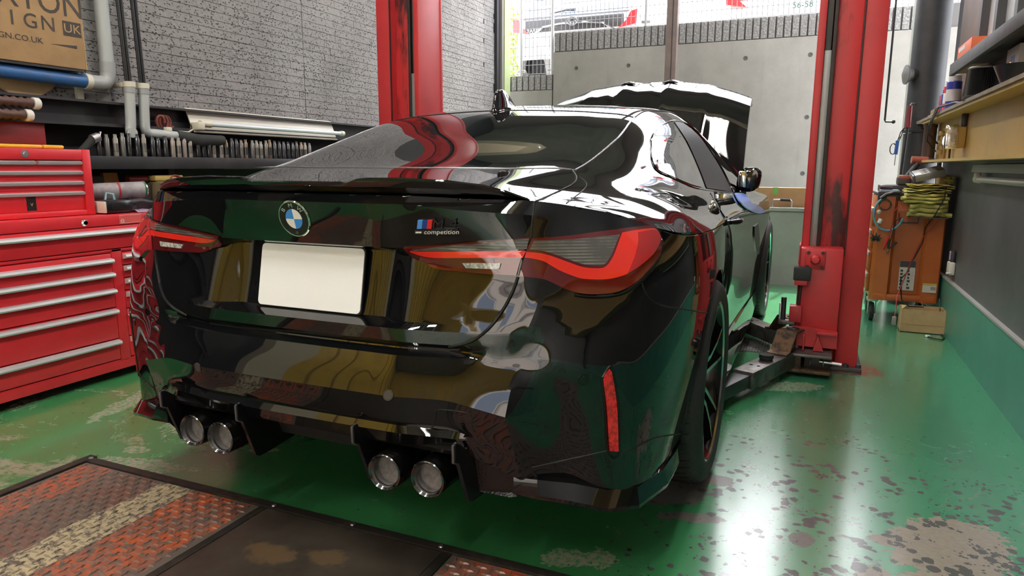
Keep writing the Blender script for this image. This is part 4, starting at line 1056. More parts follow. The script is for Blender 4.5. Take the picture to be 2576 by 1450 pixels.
tag(MB().box((-2.29,.03,.807),(-2.215,.20,.985),.004).build('olive_box', mat('olive_fabric',(.075,.08,.06),.9,bump=(200,.4,2)), None, 30), 'olive woven box standing behind the grey cylinder', 'box')
tag(MB().prism([(.210,.937),(.295,.937),(.285,1.0),(.205,1.0)], 0, -2.25, -2.225).build('orange_card', mat('orange_card',(.50,.27,.06),.7), None), 'small orange card wedged above the grey cylinder', 'card')
MBx = MB().box((-2.29,.205,.807),(-2.215,.30,.936),.004).build('dark_tin', mat('dark_tin',(.03,.028,.026),.4), None, 30); tag(MBx, 'dark tin under the small orange card', 'tin')
tag(MB().tube([(-2.17,.30,.965),(-2.16,.405,.965)], .022, 12).build('dark_red_tube', mat('dark_red_plastic',(.13,.012,.015),.3), None, 60), 'dark red tube lying on the stack beside the orange card', 'tube')
tag(MB().box((-2.24,.305,.807),(-2.12,.40,.942),.004).build('black_case', BLK, None, 30), 'black case carrying the dark red tube', 'case')
tag(MB().box((-2.20,.41,.807),(-2.06,.56,.955),.02).build('brown_bag', mat('brown_canvas',(.13,.10,.045),.85), None, 40), 'brown canvas bag on the roller cabinet beside the car', 'bag')
tag(MB().box((-2.18,.415,.956),(-2.10,.60,.985),.006).build('yellow_packet', mat('dull_yellow',(.45,.34,.10),.7), None, 40), 'dull yellow packet on top of the brown canvas bag', 'packet')
tag(MB().lathe([(.030,0),(.032,.02),(.026,.03),(.024,.02),(.024,0)], (-2.03,.48,.955), V((1,-.4,.25)), 20, True).build('red_ring', mat('red_rubber',(.32,.05,.03),.5), None, 50), 'red ring hanging on the front of the brown canvas bag', 'ring')
tag(MB().tube([(-1.99,.37,.91),(-1.97,.40,.915),(-1.955,.42,.885),(-1.95,.43,.81)], .012, 8).build('pale_hose', mat('pale_green_hose',(.48,.55,.38),.5), None, 60), 'short pale green hose bent down beside the red ring', 'hose')

# dark shelf with a long row of slim tubes
shl = thing('shelf', 'black steel shelf along the wall under the brick siding', 'shelf', (-2.2,1.6,1.04))
MB().box((-2.31,-.03,1.045),(-2.09,4.2,1.075),.003).build('board', BLK, shl, 30)
MB().box((-2.095,-.03,1.020),(-2.085,4.2,1.085),.002).build('front_lip', BLK, shl, 30)
for y in (.66,2.2,4.1): MB().box((-2.30,y-.02,0),(-2.26,y+.02,1.045)).build('post', BLK, shl)
MB().tube([(-2.10,.9,1.03),(-2.08,2.4,1.028)], .012, 8).build('rail', mat('worn_grey_rail',(.16,.16,.15),.4,.5), shl, 60)
TUB = [mat('clear_tube_%d' % i, c_, .12, coat=.6) for i, c_ in enumerate(((.26,.235,.20),(.13,.12,.11),(.025,.025,.028),(.20,.13,.08),(.045,.045,.05),(.30,.24,.225)))]
t0 = None
rt = random.Random(4); y = .12; k = 0
names = ('pale', 'smoky', 'black', 'tan', 'dark grey', 'pinkish')
while y < 1.75:
    mi = rt.choice((0,0,1,2,2,3,4,5)); h = rt.uniform(.118,.132)
    if t0 is None or True:
        o = MB().lathe([(.011,0),(.0125,.003),(.0125,h*.82),(.009,h*.86),(.009,h),(.0,h)], (0,0,0), (0,0,1), 10).build('slim_tube', TUB[mi], None, 40)
    o.location = (-2.125+rt.uniform(-.006,.006), y, 1.0751)
    tag(o, '%s slim plastic tube standing in the row on the black shelf' % names[mi], 'tube', 'slim %s tubes in a row on the black shelf' % names[mi])
    if mi in (0,3,5): MB().lathe([(.0128,h*.25),(.0128,h*.62)], (o.location.x,o.location.y,1.0751), (0,0,1), 10).build('label_band', TUB[(mi+1) % 6], o, 40)
    y += rt.choice((.036,.040,.044,.052)); k += 1

# black I-beam along the wall
ib = thing('steel_beam', 'black painted steel beam running along the wall below the brick siding', 'beam', (-2.25,1.5,1.24))
MB().box((-2.292,-2.4,1.252),(-2.275,4.9,1.352)).build('web', BLK, ib); MB().box((-2.31,-2.4,1.352),(-2.20,4.9,1.364)).build('top_flange', BLK, ib); MB().box((-2.31,-2.4,1.236),(-2.19,4.9,1.252)).build('bottom_flange', BLK, ib)
for y in (-2.2,4.7): MB().box((-2.31,y-.05,0),(-2.25,y+.05,1.236)).build('stanchion', BLK, ib)
tag(MB().lathe([(.0,.004),(.198,.004),(.203,.0),(.203,-.012),(.0,-.012)], (-2.276,-.115,1.560), (1,0,0), 48).build('round_board', CARDL, None, 40), 'round tan board hung on the wall behind the blue pipe', 'board')

# printed carton on the wall shelf
bx = thing('printed_carton', 'brown cardboard carton with dark printed lettering above the blue pipe', 'carton', (-2.2,-.2,1.5))
MB().box((-2.258,-.95,1.505),(-2.175,.135,2.35),.004).build('box', CARD, bx, 30)
MB().prism([(-2.258,1.505),(-2.175,1.505),(-2.185,2.35),(-2.258,2.35)], 1, .135, .139).build('side_flap', CARDL, bx)
O = -2.1738
lettering('print', 'MAXTON', .150, (O,-.159,1.790), (0,1,0), (0,0,1), INK, bx, .0003, 0, .93)
for k, q in enumerate('DESIGN'): lettering('print', q, 0.092, (O,-.442+.081*k,1.690), (0,1,0), (0,0,1), INK, bx, .0003, 0, 1.02)
MB().box((O-.0005,.034,1.655),(O+.0006,.124,1.722)).build('print_box', INK, bx); lettering('print', 'UK', .058, (O+.0008,.079,1.688), (0,1,0), (0,0,1), CARD, bx, .0003, 0, 1.1)
lettering('print', 'MAXTONDESIGN.CO.UK', .036, (O,-.30,1.610), (0,1,0), (0,0,1), INK, bx, .0003, 0, 1.15)
MB().prism([(-.03,1.605),(.095,1.600),(.095,1.614)], 0, O-.0005, O+.0004).build('print_line', INK, bx)
br_ = thing('wall_bracket', 'thin black bracket under the brown printed carton', 'bracket', (-2.25,-.4,1.49))
MB().box((-2.258,-.95,1.493),(-2.18,.12,1.503)).build('shelf_plate', BLK, br_)

# pipes
BLUEP = mat('worn_blue_pipe',(.035,.12,.32),.35,noise=(18,(.06,.10,.17),.5,.72,5))
pp = thing('drain_pipe', 'grey plastic drain pipe turning from upright into a blue horizontal length', 'pipe', (-2.22,.2,1.46))
MB().tube([(-2.225,-1.2,1.470),(-2.225,.155,1.456)], .034, 16).build('blue_length', BLUEP, pp, 60)
MB().tube([(-2.225,.15,1.456),(-2.225,.235,1.455),(-2.225,.265,1.462),(-2.225,.282,1.485),(-2.225,.286,1.52)], [.036,.038,.038,.038,.038], 16).build('elbow', PVCD, pp, 60)
MB().tube([(-2.225,.286,1.51),(-2.225,.282,2.6)], .034, 16).build('upright', PVC, pp, 60)
MB().tube([(-2.225,.286,1.51),(-2.225,.286,1.565)], .039, 16).build('socket', PVCD, pp, 60)
MB().tube([(-2.225,.150,1.456),(-2.225,.178,1.456)], .039, 16).build('clamp', IVORY, pp, 60); MB().box((-2.292,.140,1.37),(-2.27,.178,1.435),.004).build('clamp_foot', IVORY, pp, 30)
for i, (y, yl) in enumerate(((.340,.38),(.424,.50))):
    c1 = thing('cable_conduit', ('grey conduit with a bare turned-in elbow' if i == 0 else 'grey conduit whose elbow runs on into a sleeve')+' under two black cables', 'conduit', (-2.24,y,1.2))
    X0 = -2.158
    for dx in (-.010,.012): MB().tube([(X0-.01,y+dx-.02+i*.004,2.6),(X0-.005,y+dx+.012,1.46)], .0085, 8).build('cable', mat('black_cable',(.012,.012,.013),.35), c1, 60)
    P = [(X0,y+.012,1.445),(X0,y,1.245),(X0,y+(.004 if i else -.004),1.225)]
    if i == 0: P += [(X0+.01,y-.012,1.210),(X0+.035,y-.020,1.208)]
    else: P += [(X0,y+.020,1.212),(X0,y+.06,1.210),(X0,y+.200,1.203)]
    MB().tube(P, .0260, 14).build('conduit', PVC, c1, 60)
    MB().tube([(X0,y+.010,1.415),(X0,y+.012,1.445)], .0280, 14).build('collar', PVCD, c1, 60)
    MB().tube([(X0,y+.012,1.445),(X0,y+.012,1.472)], .030, 14).build('clamp', IVORY, c1, 60); MB().box((-2.292,y+.000,1.446),(X0-.02,y+.024,1.470),.003).build('clamp_foot', IVORY, c1, 30)
    if i: MB().box((X0-.015,y+.13,1.226),(X0+.015,y+.165,1.250),.004).build('clip', IVORY, c1, 30)
sl = thing('black_hose', 'thick black hose sleeve running on from the grey conduit elbow', 'hose', (-2.23,.8,1.2))
MB().tube([(-2.158,.622,1.203),(-2.15,.70,1.190),(-2.14,.76,1.180),(-2.13,.83,1.186),(-2.125,.93,1.188)], [.034,.038,.040,.032,.030], 14).build('sleeve', mat('black_foam',(.018,.018,.018),.85), sl, 60)
for i, (y, z) in enumerate(((-.17,1.3195),(-.21,1.2645))):
    s_ = thing('brown_coil', ('upper' if i == 0 else 'lower')+' brown ribbed coil with a white end collar on the black beam', 'coil', (-2.15,y-.3,z))
    prof = []
    for k in range(41): prof.append((.0175+.009*(k % 2), k*.0165))
    MB().lathe([(.0,0)]+prof, (-2.145,y-.66,z), (0,1,0), 16).build('ribbed_body', mat('brown_ribbed_rubber',(.075,.035,.025),.55), s_, 60)
    MB().lathe([(.026,0),(.027,.004),(.027,.026),(.024,.030),(.0,.030)], (-2.145,y,z), (0,1,0), 18).build('collar', mat('white_collar',(.72,.70,.64),.5), s_, 40)
rc = thing('coiled_hose', 'dark red coiled hose hanging behind the grey conduits', 'hose', (-2.2,.58,1.29)); 
P = [V((-2.235+.012*math.cos(a*.13), .575+.004*a+.032*math.cos(a), 1.275+.040*math.sin(a))) for a in [q*.35 for q in range(54)]]
MB().tube(P, .009, 8).build('coil', mat('dark_red_hose',(.16,.035,.025),.4), rc, 60)
ag = thing('air_gun', 'black air gun with a metal nozzle propped behind the red tool chest', 'air gun', (-2.1,0.1,1.1))
MB().tube([(-2.12,-.005,1.094),(-2.12,.03,1.11),(-2.12,.09,1.165)], [.012,.018,.020], 10).build('grip', mat('black_foam'), ag, 60)
MB().tube([(-2.12,.085,1.165),(-2.12,.12,1.178)], .024, 10).build('collar', STEEL, ag, 60); MB().tube([(-2.12,.12,1.178),(-2.12,.135,1.205)], [.012,.006], 8).build('nozzle', CHROME, ag, 60)

# lamp on the left wall (unlit)
lp = thing('fluorescent_lamp', 'unlit fluorescent strip lamp with white reflector tilted under the brick siding', 'lamp', (-2.18,1.45,1.3))
MB().prism([(-2.264,1.372),(-2.258,1.376),(-2.238,1.370),(-2.192,1.246),(-2.176,1.236),(-2.180,1.231),(-2.198,1.242),(-2.244,1.364)], 1, .775, 2.12).build('reflector', mat('dusty_white_enamel',(.62,.58,.50),.4), lp)
MB().tube([(-2.160,.86,1.282),(-2.160,2.15,1.282)], .015, 14).build('tube', mat('lamp_glass_unlit',(.72,.78,.82),.12,coat=.5), lp, 60)
for y0, y1, r in ((.80,.88,.020),(2.13,2.165,.020)): MB().tube([(-2.160,y0,1.282),(-2.160,y1,1.282)], r, 12).build('end_cap', IVORY, lp, 60)
MB().box((-2.215,.775,1.245),(-2.14,.82,1.290),.006).build('holder', IVORY, lp, 30); MB().tube([(-2.19,.78,1.25),(-2.17,.72,1.228),(-2.20,.66,1.232)], .006, 6).build('lead', IVORY, lp, 60)
MB().box((-2.275,1.4,1.33),(-2.255,1.46,1.36)).build('mount', BLK, lp)
# ================================================================= LIFT
LRED = mat('lift_red_paint', (.52,.030,.034), .42, noise=(2.2,(.40,.022,.026),.45,.75,7)); GREASE = mat('dark_grease', (.025,.015,.014), .5); LSTL = mat('worn_lift_steel', (.16,.155,.15), .42, .7, noise=(14,(.07,.05,.04),.45,.7,6)); RUST = mat('rusty_steel', (.16,.085,.04), .6, .4, noise=(30,(.04,.028,.022),.42,.62,6))
LG = NB('lift_red_greasy', .42); g_ = LG.math('MULTIPLY', LG.ramp(LG.noise(3.2, 6, .65, LG.mapping(scale=(.5,.5,1.8))), .52, .64), 1.); LG.color(LG.mix(g_, (.50,.029,.032), (.05,.012,.012)))
def lift_post(s, label):
    """s = +1 right-hand post, -1 left-hand post; x mirrored"""
    p = thing('lift_post', label, 'lift post', (s*1.32,1.75,0))
    B = lambda a, b, nm, m, bev=.004, par=None: MB().box((s*a[0],a[1],a[2]),(s*b[0],b[1],b[2]),bev).build(nm, m, par or p, 30)
    B((1.345,1.60,.02),(1.452,1.90,4.0),'outer_column',LRED)
    B((1.225,1.655,.02),(1.345,1.68,4.0),'inner_face',LG.m,.002)
    B((1.345,1.592,.60),(1.352,1.602,4.0),'grease_line',GREASE,.001)
    B((1.180,1.625,.62),(1.215,1.66,1.62),'guide_rail',mat('guide_rail_grey',(.30,.30,.29),.4,.5),.004); B((1.180,1.635,1.62),(1.210,1.66,4.0),'guide_rail',mat('guide_rail_dark',(.07,.068,.066),.5),.004)
    B((1.215,1.62,.62),(1.232,1.66,4.0),'grease_line',GREASE,.001)
    B((1.145,1.60,.02),(1.180,1.90,4.0),'inner_flange',LRED)
    B((1.14,1.88,.02),(1.452,1.90,4.0),'back_face',LRED)
    B((1.12,1.56,.0),(1.475,1.93,.020),'base_plate',mat('base_plate_dark',(.05,.045,.045),.5),.003)
    for x, y in ((1.40,1.585),(1.46,1.60)): MB().lathe([(.0,.016),(.012,.016),(.014,.012),(.014,.0)], (s*x,y,.020), (0,0,1), 6).build('anchor_bolt', BLK, p, 30)
    # carriage
    ca = B((1.140,1.50,.205),(1.343,1.655,.640),'carriage',LRED,.006)
    B((1.136,1.485,.555),(1.143,1.655,.655),'carriage_ear',LRED,.002,ca)
    B((1.165,1.490,.535),(1.262,1.503,.632),'cover_plate',LRED,.004,ca)
    for dx in (1.180,1.248):
        for dz in (.548,.620): MB().lathe([(.0,.008),(.007,.008),(.0085,.006),(.0085,.0)], (s*dx,1.490,dz), (0,-1,0), 6).build('cover_bolt', GREASE, ca, 30)
    MB().lathe([(.026,.0),(.024,.022),(.016,.032),(.0,.034)], (s*1.215,1.490,.585), (0,-1,0), 16).build('cover_boss', LRED, ca, 40)
    B((1.118,1.46,.478),(1.200,1.52,.545),'rubber_block',mat('black_rubber_block',(.02,.02,.021),.8),.004,ca); B((1.125,1.465,.452),(1.185,1.515,.478),'block_foot',LRED,.003,ca)
    MB().tube([(s*1.155,1.495,.45),(s*1.150,1.495,.30)], .009, 6).build('lock_rod', GREASE, ca, 60)
    B((1.112,1.45,.262),(1.170,1.515,.345),'latch_block',LRED,.003,ca)
    MB().tube([(s*1.082,1.47,.268),(s*1.082,1.47,.385)], .013, 10).build('latch_pin', BLK, ca, 60); B((1.062,1.46,.25),(1.072,1.49,.355),'latch_fork',STEEL,.002,ca); B((1.062,1.455,.245),(1.14,1.495,.268),'latch_shelf',LSTL,.002,ca)
    MB().prism([(s*1.06,.135),(s*1.345,.135),(s*1.345,.22),(s*1.15,.24),(s*1.06,.20)], 1, 1.475, 1.50).build('gusset', LRED, ca)
    MB().lathe([(.0,.0006),(.012,.0006)], (s*1.105,1.474,.170), (0,-1,0), 14).build('gusset_hole', GREASE, ca)
    B((1.185,1.42,.125),(1.195,1.48,.20),'rib',LRED,.002,ca); MB().prism([(s*1.255,.205),(s*1.285,.125),(s*1.235,.125)], 1, 1.435, 1.45).build('pointer', LRED, ca); B((1.245,1.45,.205),(1.34,1.475,.222),'pointer_bar',LRED,.002,ca)
    yo = B((1.09,1.36,.105),(1.325,1.62,.122),'arm_yoke_top',LSTL,.004); B((1.09,1.36,.022),(1.325,1.62,.038),'arm_yoke_bottom',RUST,.004)
    B((1.135,1.38,.038),(1.185,1.46,.105),'yoke_block',RUST,.003); B((1.20,1.42,.038),(1.32,1.60,.105),'yoke_web',GREASE,.002)
    for x in (1.225,1.285): MB().lathe([(.018,0),(.020,.003),(.018,.006)], (s*x,1.40,.075), (1,0,0), 14).build('gear_ring', STEEL, p, 40)
    MB().tube([(s*1.27,1.40,.082),(s*1.372,1.395,.079)], .009, 8).build('yoke_pin', STEEL, p, 60)
    return p
def lift_arm(post, root, tip, label, pad=None, w=.10):
    a, b = V(root), V(tip); d = (b-a); L = d.length; d.normalize(); ang = math.atan2(d.y, d.x); rt_ = Matrix.Rotation(ang, 4, 'Z'); T = Matrix.Translation(V((a.x,a.y,0))) @ rt_
    t = sub_empty('lift_arm', post); t['label'] = label
    def B(x0,y0,z0,x1,y1,z1,nm,m,bev=.004): return MB().box((x0,y0,z0),(x1,y1,z1),bev).xform(T).build(nm, m, t, 30)
    B(-.02,-w/2,.040,L*.68,w/2,.120,'outer_beam',LSTL); B(L*.55,-w/2+.012,.048,L,w/2-.012,.108,'inner_beam',BLK)
    for k in range(2): MB().lathe([(.0,.0008),(.008,.0008)], (L*.52,-.018+.036*k,.120), (0,0,1), 10).xform(T).build('rivet_hole', GREASE, t)
    MB().prism([(L*.62,.036),(L*.70,.036),(L*.74,.056),(L*.72,.064)], 1, -w/2-.003, -w/2).xform(T).build('beam_lug', RUST, t)
    br_ = MB().prism([(-.08,.215),(.04,.215),(.115,.126),(.16,.121),(.16,.128),(.118,.135),(.045,.224),(-.08,.224)], 1, -.050, .050).xform(T).build('bent_strap', RUST, t)
    MB().lathe([(.0,.006),(.028,.006),(.031,.003),(.031,.0)], (-.03,0,.224), (0,0,1), 20).xform(T).build('pivot_cap', BLK, t, 40)
    MB().tube([(-.03,0,.02),(-.03,0,.224)], .020, 12).xform(T).build('pivot_pin', LSTL, t, 60)
    if pad is not None: MB().lathe([(.030,.0),(.030,.010),(.034,.011),(.034,.018),(.032,.020),(.034,.022),(.034,.029),(.0,.031)], (L*pad,0,.120), (0,0,1), 24).xform(T).build('rubber_pad', mat('black_rubber_block'), t, 35)
    return t
rpost = lift_post(1, 'red lift post with a greasy carriage standing beside the orange tool cart')
lift_post(-1, 'red lift post standing in front of the brick siding')
lift_arm(rpost, (1.125,1.44,0),(.86,.70,0),'dark steel lift arm with a rubber pad stretching towards the rear wheel of the car',.36)
lift_arm(rpost, (1.11,1.80,0),(.72,2.33,0),'rusty steel lift arm reaching under the car behind the front wheel')
cpm = mat('steel_checker_plate', (.20,.20,.20), .4, .8, noise=(20,(.10,.09,.085),.4,.7))
pl = thing('tread_plate', 'small steel tread plate lying on the floor next to the front lift arm', 'plate', (.92,1.93,0))
MB().box((.80,1.77,0),(1.01,2.08,.006)).build('sheet', cpm, pl)
lug = MB()
for i in range(13):
    for j in range(16): lug.box((.808+i*.0155,1.776+j*.019,.006),(.818+i*.0155,1.780+j*.019,.0085)) if (i+j) % 2 else lug.box((.811+i*.0155,1.773+j*.019,.006),(.815+i*.0155,1.785+j*.019,.0085))
lo = lug.build('lugs', cpm, pl); lo['kind'] = 'stuff'

# ================================================================= FLOOR PLATES OVER THE PIT
FRM = mat('plate_frame_steel', (.045,.040,.036), .5, .5, noise=(20,(.10,.075,.055),.5,.7))
fr_ = thing('pit_frame', 'dark steel angle frame let into the floor round the pit plates', 'frame', (0,-1.2,0))
for a, b in (((-1.145,-2.4,.0),(-1.110,-.745,.010)),((-1.145,-.785,.0),(1.10,-.755,.008)),((-.312,-2.4,0),(-.286,-.785,.006)),((.330,-2.4,0),(.356,-.785,.006))): MB().box(a, b).build('angle', FRM, fr_)
P1 = NB('striped_tread_plate', .5, .0); x_, y_, z_ = P1.sep()
nz = P1.math('MULTIPLY', P1.math('SUBTRACT', P1.noise(6, 5), .5), .06); xx = P1.math('ADD', x_, nz)
def band(a, b): return P1.math('MULTIPLY', P1.math('GREATER_THAN', xx, a), P1.math('LESS_THAN', xx, b))
wornn = P1.ramp(P1.noise(42, 6, .7), .42, .52); wornl = P1.ramp(P1.noise(7, 5, .7), .30, .62)
stl = P1.mix(P1.noise(18, 6), (.085,.070,.062), (.20,.165,.14))
cc = P1.mix(P1.math('MULTIPLY', band(-.58,-.335), P1.math('MULTIPLY', wornn, wornl)), stl, (.62,.115,.030))
cc = P1.mix(P1.math('MULTIPLY', band(-1.10,-.955), P1.math('MULTIPLY', wornn, wornl)), cc, (.55,.105,.035))
cc = P1.mix(P1.math('MULTIPLY', band(-.955,-.73), P1.math('MULTIPLY', P1.math('MULTIPLY', wornn, .45), wornl)), cc, (.33,.065,.025))
cc = P1.mix(P1.math('MULTIPLY', band(-.73,-.585), P1.ramp(P1.noise(46, 7, .75), .43, .50)), cc, (.56,.47,.30))
cc = P1.mix(P1.math('MULTIPLY', band(.37,.75), P1.math('MULTIPLY', wornn, wornl)), cc, (.46,.085,.03))
P1.color(cc); P1.rough(.42)
P2 = P1.m.copy(); P2.name = 'tread_lug_highlight'; b2 = P2.node_tree.nodes['Principled BSDF']; lk = b2.inputs['Base Color'].links[0].from_socket
mx = P2.node_tree.nodes.new('ShaderNodeMix'); mx.data_type = 'RGBA'; mx.inputs[0].default_value = .45; P2.node_tree.links.new(lk, mx.inputs[6]); mx.inputs[7].default_value = (.34,.29,.25,1); P2.node_tree.links.new(mx.outputs[2], b2.inputs['Base Color']); b2.inputs['Roughness'].default_value = .3; b2.inputs['Metallic'].default_value = .35  # plate colour lightened for the bright metal highlights on the lugs
LUGM = mat('polished_lugs', (.34,.28,.23), .32, .75, noise=(16,(.20,.12,.08),.45,.65))
for (x0, x1, nm) in ((-1.105,-.316,'orange and cream striped tread plate covering the pit'),(.360,1.05,'rust-red tread plate covering the pit beside the flat dark plate')):
    t = thing('tread_plate', nm, 'plate', ((x0+x1)/2,-1.3,0))
    MB().box((x0,-2.3,.0),(x1,-.790,.004)).build('sheet', P1.m, t)
    lug = MB(); iy = 0; y = -.812
    while y > -1.75:
        ix = 0; x = x0+.020
        while x < x1-.018:
            if (ix+iy) % 2: a, b = .0165, .0042
            else: a, b = .0042, .0165
            lug.add([(x-a,y,.004),(x,y-b,.004),(x+a,y,.004),(x,y+b,.004),(x-a*.6,y,.0082),(x,y-b*.5,.0082),(x+a*.6,y,.0082),(x,y+b*.5,.0082)], [(4,5,6,7),(0,1,5,4),(1,2,6,5),(2,3,7,6),(3,0,4,7)])
            x += .0265; ix += 1
        y -= .0265; iy += 1
    lo = lug.build('lugs', P2, t); lo['kind'] = 'stuff'
FLP = NB('oily_flat_plate', .45, .2); oc = FLP.mix(FLP.ramp(FLP.noise(4, 8, .7), .35, .7), (.050,.040,.031), (.105,.085,.065))
def fb(cx, cy, r): return FLP.ramp(FLP.math('ADD', FLP.length(FLP.mapping((cx,cy,0),(0,0,0),(r,r*.6,1))), FLP.math('MULTIPLY', FLP.math('SUBTRACT', FLP.noise(22, 6, .7), .5), 2.2)), 1.0, .7)
oc = FLP.mix(FLP.math('MULTIPLY', FLP.math('MAXIMUM', fb(-.10,-.98,.09), fb(.06,-.94,.07)), .55), oc, (.27,.17,.08)); FLP.color(oc); FLP.bump(FLP.noise(40, 6), .2, .003)
t = thing('flat_plate', 'oily dark brown flat steel plate covering the pit', 'plate', (.02,-1.3,0))
MB().box((-.284,-2.3,0),(.328,-.790,.006),.002).build('sheet', FLP.m, t, 30)
for x, y in ((-.27,-.775),(.02,-.772),(.315,-.772),(-1.115,-.765)):
    MB().lathe([(.0,.004),(.006,.004),(.008,.0015),(.008,.0)], (x,y,.0085), (0,0,1), 8).build('screw_head', STEEL, t if abs(x) < 1 else fr_, 30)

# ================================================================= RIGHT SIDE
YB = NB('yellow_beam_paint', .5); yc = YB.mix(YB.ramp(YB.noise(2.5, 7, .7), .35, .72), (.50,.345,.10), (.40,.26,.07)); yc = YB.mix(YB.math('MULTIPLY', YB.ramp(YB.noise(9, 8, .75, YB.mapping(scale=(1,1,2.5))), .60, .72), .55), yc, (.11,.075,.035)); YB.color(yc)
bm_ = thing('yellow_beam', 'yellow painted steel beam running along the dark right-hand wall', 'beam', (1.94,.5,1.08))
MB().box((1.945,-3.0,1.095),(1.960,3.44,1.345)).build('web', YB.m, bm_); MB().box((1.845,-3.0,1.345),(2.02,3.44,1.360)).build('top_flange', YB.m, bm_); MB().box((1.845,-3.0,1.080),(2.02,3.44,1.095)).build('bottom_flange', YB.m, bm_)
for y in (-2.6,3.52): MB().box((1.975,y-.04,0),(1.995,y+.04,1.08)).build('stub_post', BLK, bm_)
tag(MB().box((1.835,-1.2,1.3605),(2.015,3.72,1.378)).build('plank', mat('grey_wood_plank',(.24,.19,.13),.75,noise=(8,(.15,.115,.08),.4,.7,8)), None), 'long weathered plank lying on top of the yellow beam', 'plank')
# headlamp and bracket fixed to the beam
hl = thing('work_lamp', 'square chrome work lamp fixed to the web of the yellow beam', 'lamp', (1.92,2.42,1.2))
MB().box((1.85,2.36,1.155),(1.945,2.44,1.275),.012).build('housing', YB.m, hl, 40); MB().box((1.838,2.345,1.150),(1.905,2.362,1.285),.010).build('bezel', CHROME, hl, 40)
MB().box((1.848,2.338,1.162),(1.895,2.346,1.272),.006).build('lens', mat('lamp_lens_bright',(.70,.66,.60),.12,.3,noise=(40,(.35,.32,.28),.4,.6)), hl, 40); MB().box((1.915,2.37,1.275),(1.945,2.40,1.345),.006).build('stay', BLK, hl, 30)
r2 = thing('round_lamp', 'small round lamp on the yellow beam next to the square work lamp', 'lamp', (1.92,2.78,1.2))
MB().lathe([(.0,.0),(.03,.0),(.046,.03),(.048,.05),(.044,.055),(.0,.050)], (1.945,2.80,1.205), (-.35,-1,0), 24).build('shell', CHROME, r2, 40)
MB().tube([(1.93,2.76,1.10),(1.92,2.70,1.20),(1.93,2.66,1.26)], .007, 6).build('stay', BLK, r2, 60)
ph = thing('electric_fitting', 'small brass terminal block on the end of the yellow beam', 'fitting', (1.93,3.1,1.2))
MB().box((1.93,3.02,1.10),(1.945,3.12,1.30),.003).build('plate', mat('brass_plate',(.42,.30,.12),.4,.6), ph, 30)
for z in (1.13,1.19,1.25): MB().box((1.905,3.03,z),(1.932,3.11,z+.03),.004).build('terminal', mat('brass_plate'), ph, 30)
cbm = mat('black_cable')
lc_ = thing('cable_loop', 'black cable looping from the plank down to the brass terminal block', 'cable', (1.85,2.6,1.38))
MB().tube([(1.90,2.15,1.386),(1.87,2.35,1.405),(1.825,2.60,1.400),(1.825,2.80,1.34),(1.835,2.98,1.26),(1.898,3.05,1.20)], .006, 6).build('cable', cbm, lc_, 60)
MB().tube([(1.91,2.18,1.386),(1.88,2.42,1.41),(1.825,2.68,1.40),(1.822,2.90,1.31),(1.835,3.04,1.22),(1.898,3.09,1.15)], .005, 6).build('cable', cbm, lc_, 60)
# shelf goods
def can(x, y, z, r, h, body, cap, label, name='spray_can', band_=None):
    t = thing(name, label, 'can', (x,y,z))
    MB().lathe([(.0,0),(r,0),(r,h*.80),(r*.8,h*.84),(.0,h*.84)], (x,y,z), (0,0,1), 20).build('body', body, t, 40)
    MB().lathe([(r*.86,h*.80),(r*.86,h*.97),(r*.7,h),(.0,h)], (x,y,z), (0,0,1), 20).build('cap', cap, t, 40)
    if band_: MB().lathe([(r*1.01,h*.28),(r*1.01,h*.60)], (x,y,z), (0,0,1), 20).build('label_band', band_, t, 40)
    return t
NAVY = mat('navy_print',(.03,.045,.30),.35); WHP = mat('white_plastic',(.75,.75,.73),.4); REDP = mat('red_print',(.60,.03,.04),.4); ZS = 1.3785
can(1.908,2.70,ZS,.040,.215,NAVY,WHP,'blue spray can with a white shoulder on the plank above the yellow beam','spray_can',mat('pale_label',(.62,.60,.60),.4))
can(1.905,2.80,ZS,.036,.195,REDP,WHP,'red and white spray can next to the blue one','spray_can',mat('white_label',(.8,.78,.76),.4))
can(1.905,2.885,ZS,.034,.150,NAVY,NAVY,'all-blue spray can behind the red one','spray_can')
tag(MB().box((1.87,2.93,ZS),(1.99,3.06,ZS+.055),.004).build('red_carton', REDP, None, 30), 'lower dark carton on the plank beside the spray cans', 'carton')
tag(MB().box((1.88,2.94,ZS+.056),(1.98,3.05,ZS+.125),.004).build('red_black_box', mat('red_black_card',(.50,.03,.03),.4,noise=(25,(.02,.02,.02),.5,.56,2)), None, 30), 'red and black box stacked by the spray cans', 'box')
tag(MB().box((1.86,3.10,ZS),(1.98,3.34,ZS+.018),.003).build('wood_offcut', mat('pale_wood',(.48,.36,.20),.7), None, 30), 'pale wooden offcut lying on the plank', 'offcut'); tag(MB().box((1.87,3.12,ZS+.019),(1.97,3.30,ZS+.05),.003).build('wood_offcut', mat('brown_wood',(.25,.17,.09),.7), None, 30), 'brown wooden offcut on top of the pale one', 'offcut')
tag(MB().tube([(1.945,2.30,ZS+.03),(1.945,2.42,ZS+.03)], .030, 14).build('clear_bottle', mat('clear_blue_plastic',(.16,.30,.55),.15,coat=.5), None, 60), 'clear blue bottle lying on the plank beside the black filter', 'bottle')
fl_ = thing('air_filter', 'black ribbed air filter cone standing on the plank above the yellow beam', 'filter', (1.90,1.86,ZS))
MB().lathe([(.0,0),(.088,0),(.088,.015),(.080,.02),(.080,.02)], (1.915,1.86,ZS), (0,0,1), 36).build('base', mat('black_rubber_block'), fl_, 40)
pr = MB(); n = 56; vs_ = []
for zz, rr_ in ((.018,.082),(.150,.074)):
    for i in range(n*2):
        a = PI*i/n; r = rr_+(.004 if i % 2 else -.004); vs_.append((1.915+r*math.cos(a),1.86+r*math.sin(a),ZS+zz))
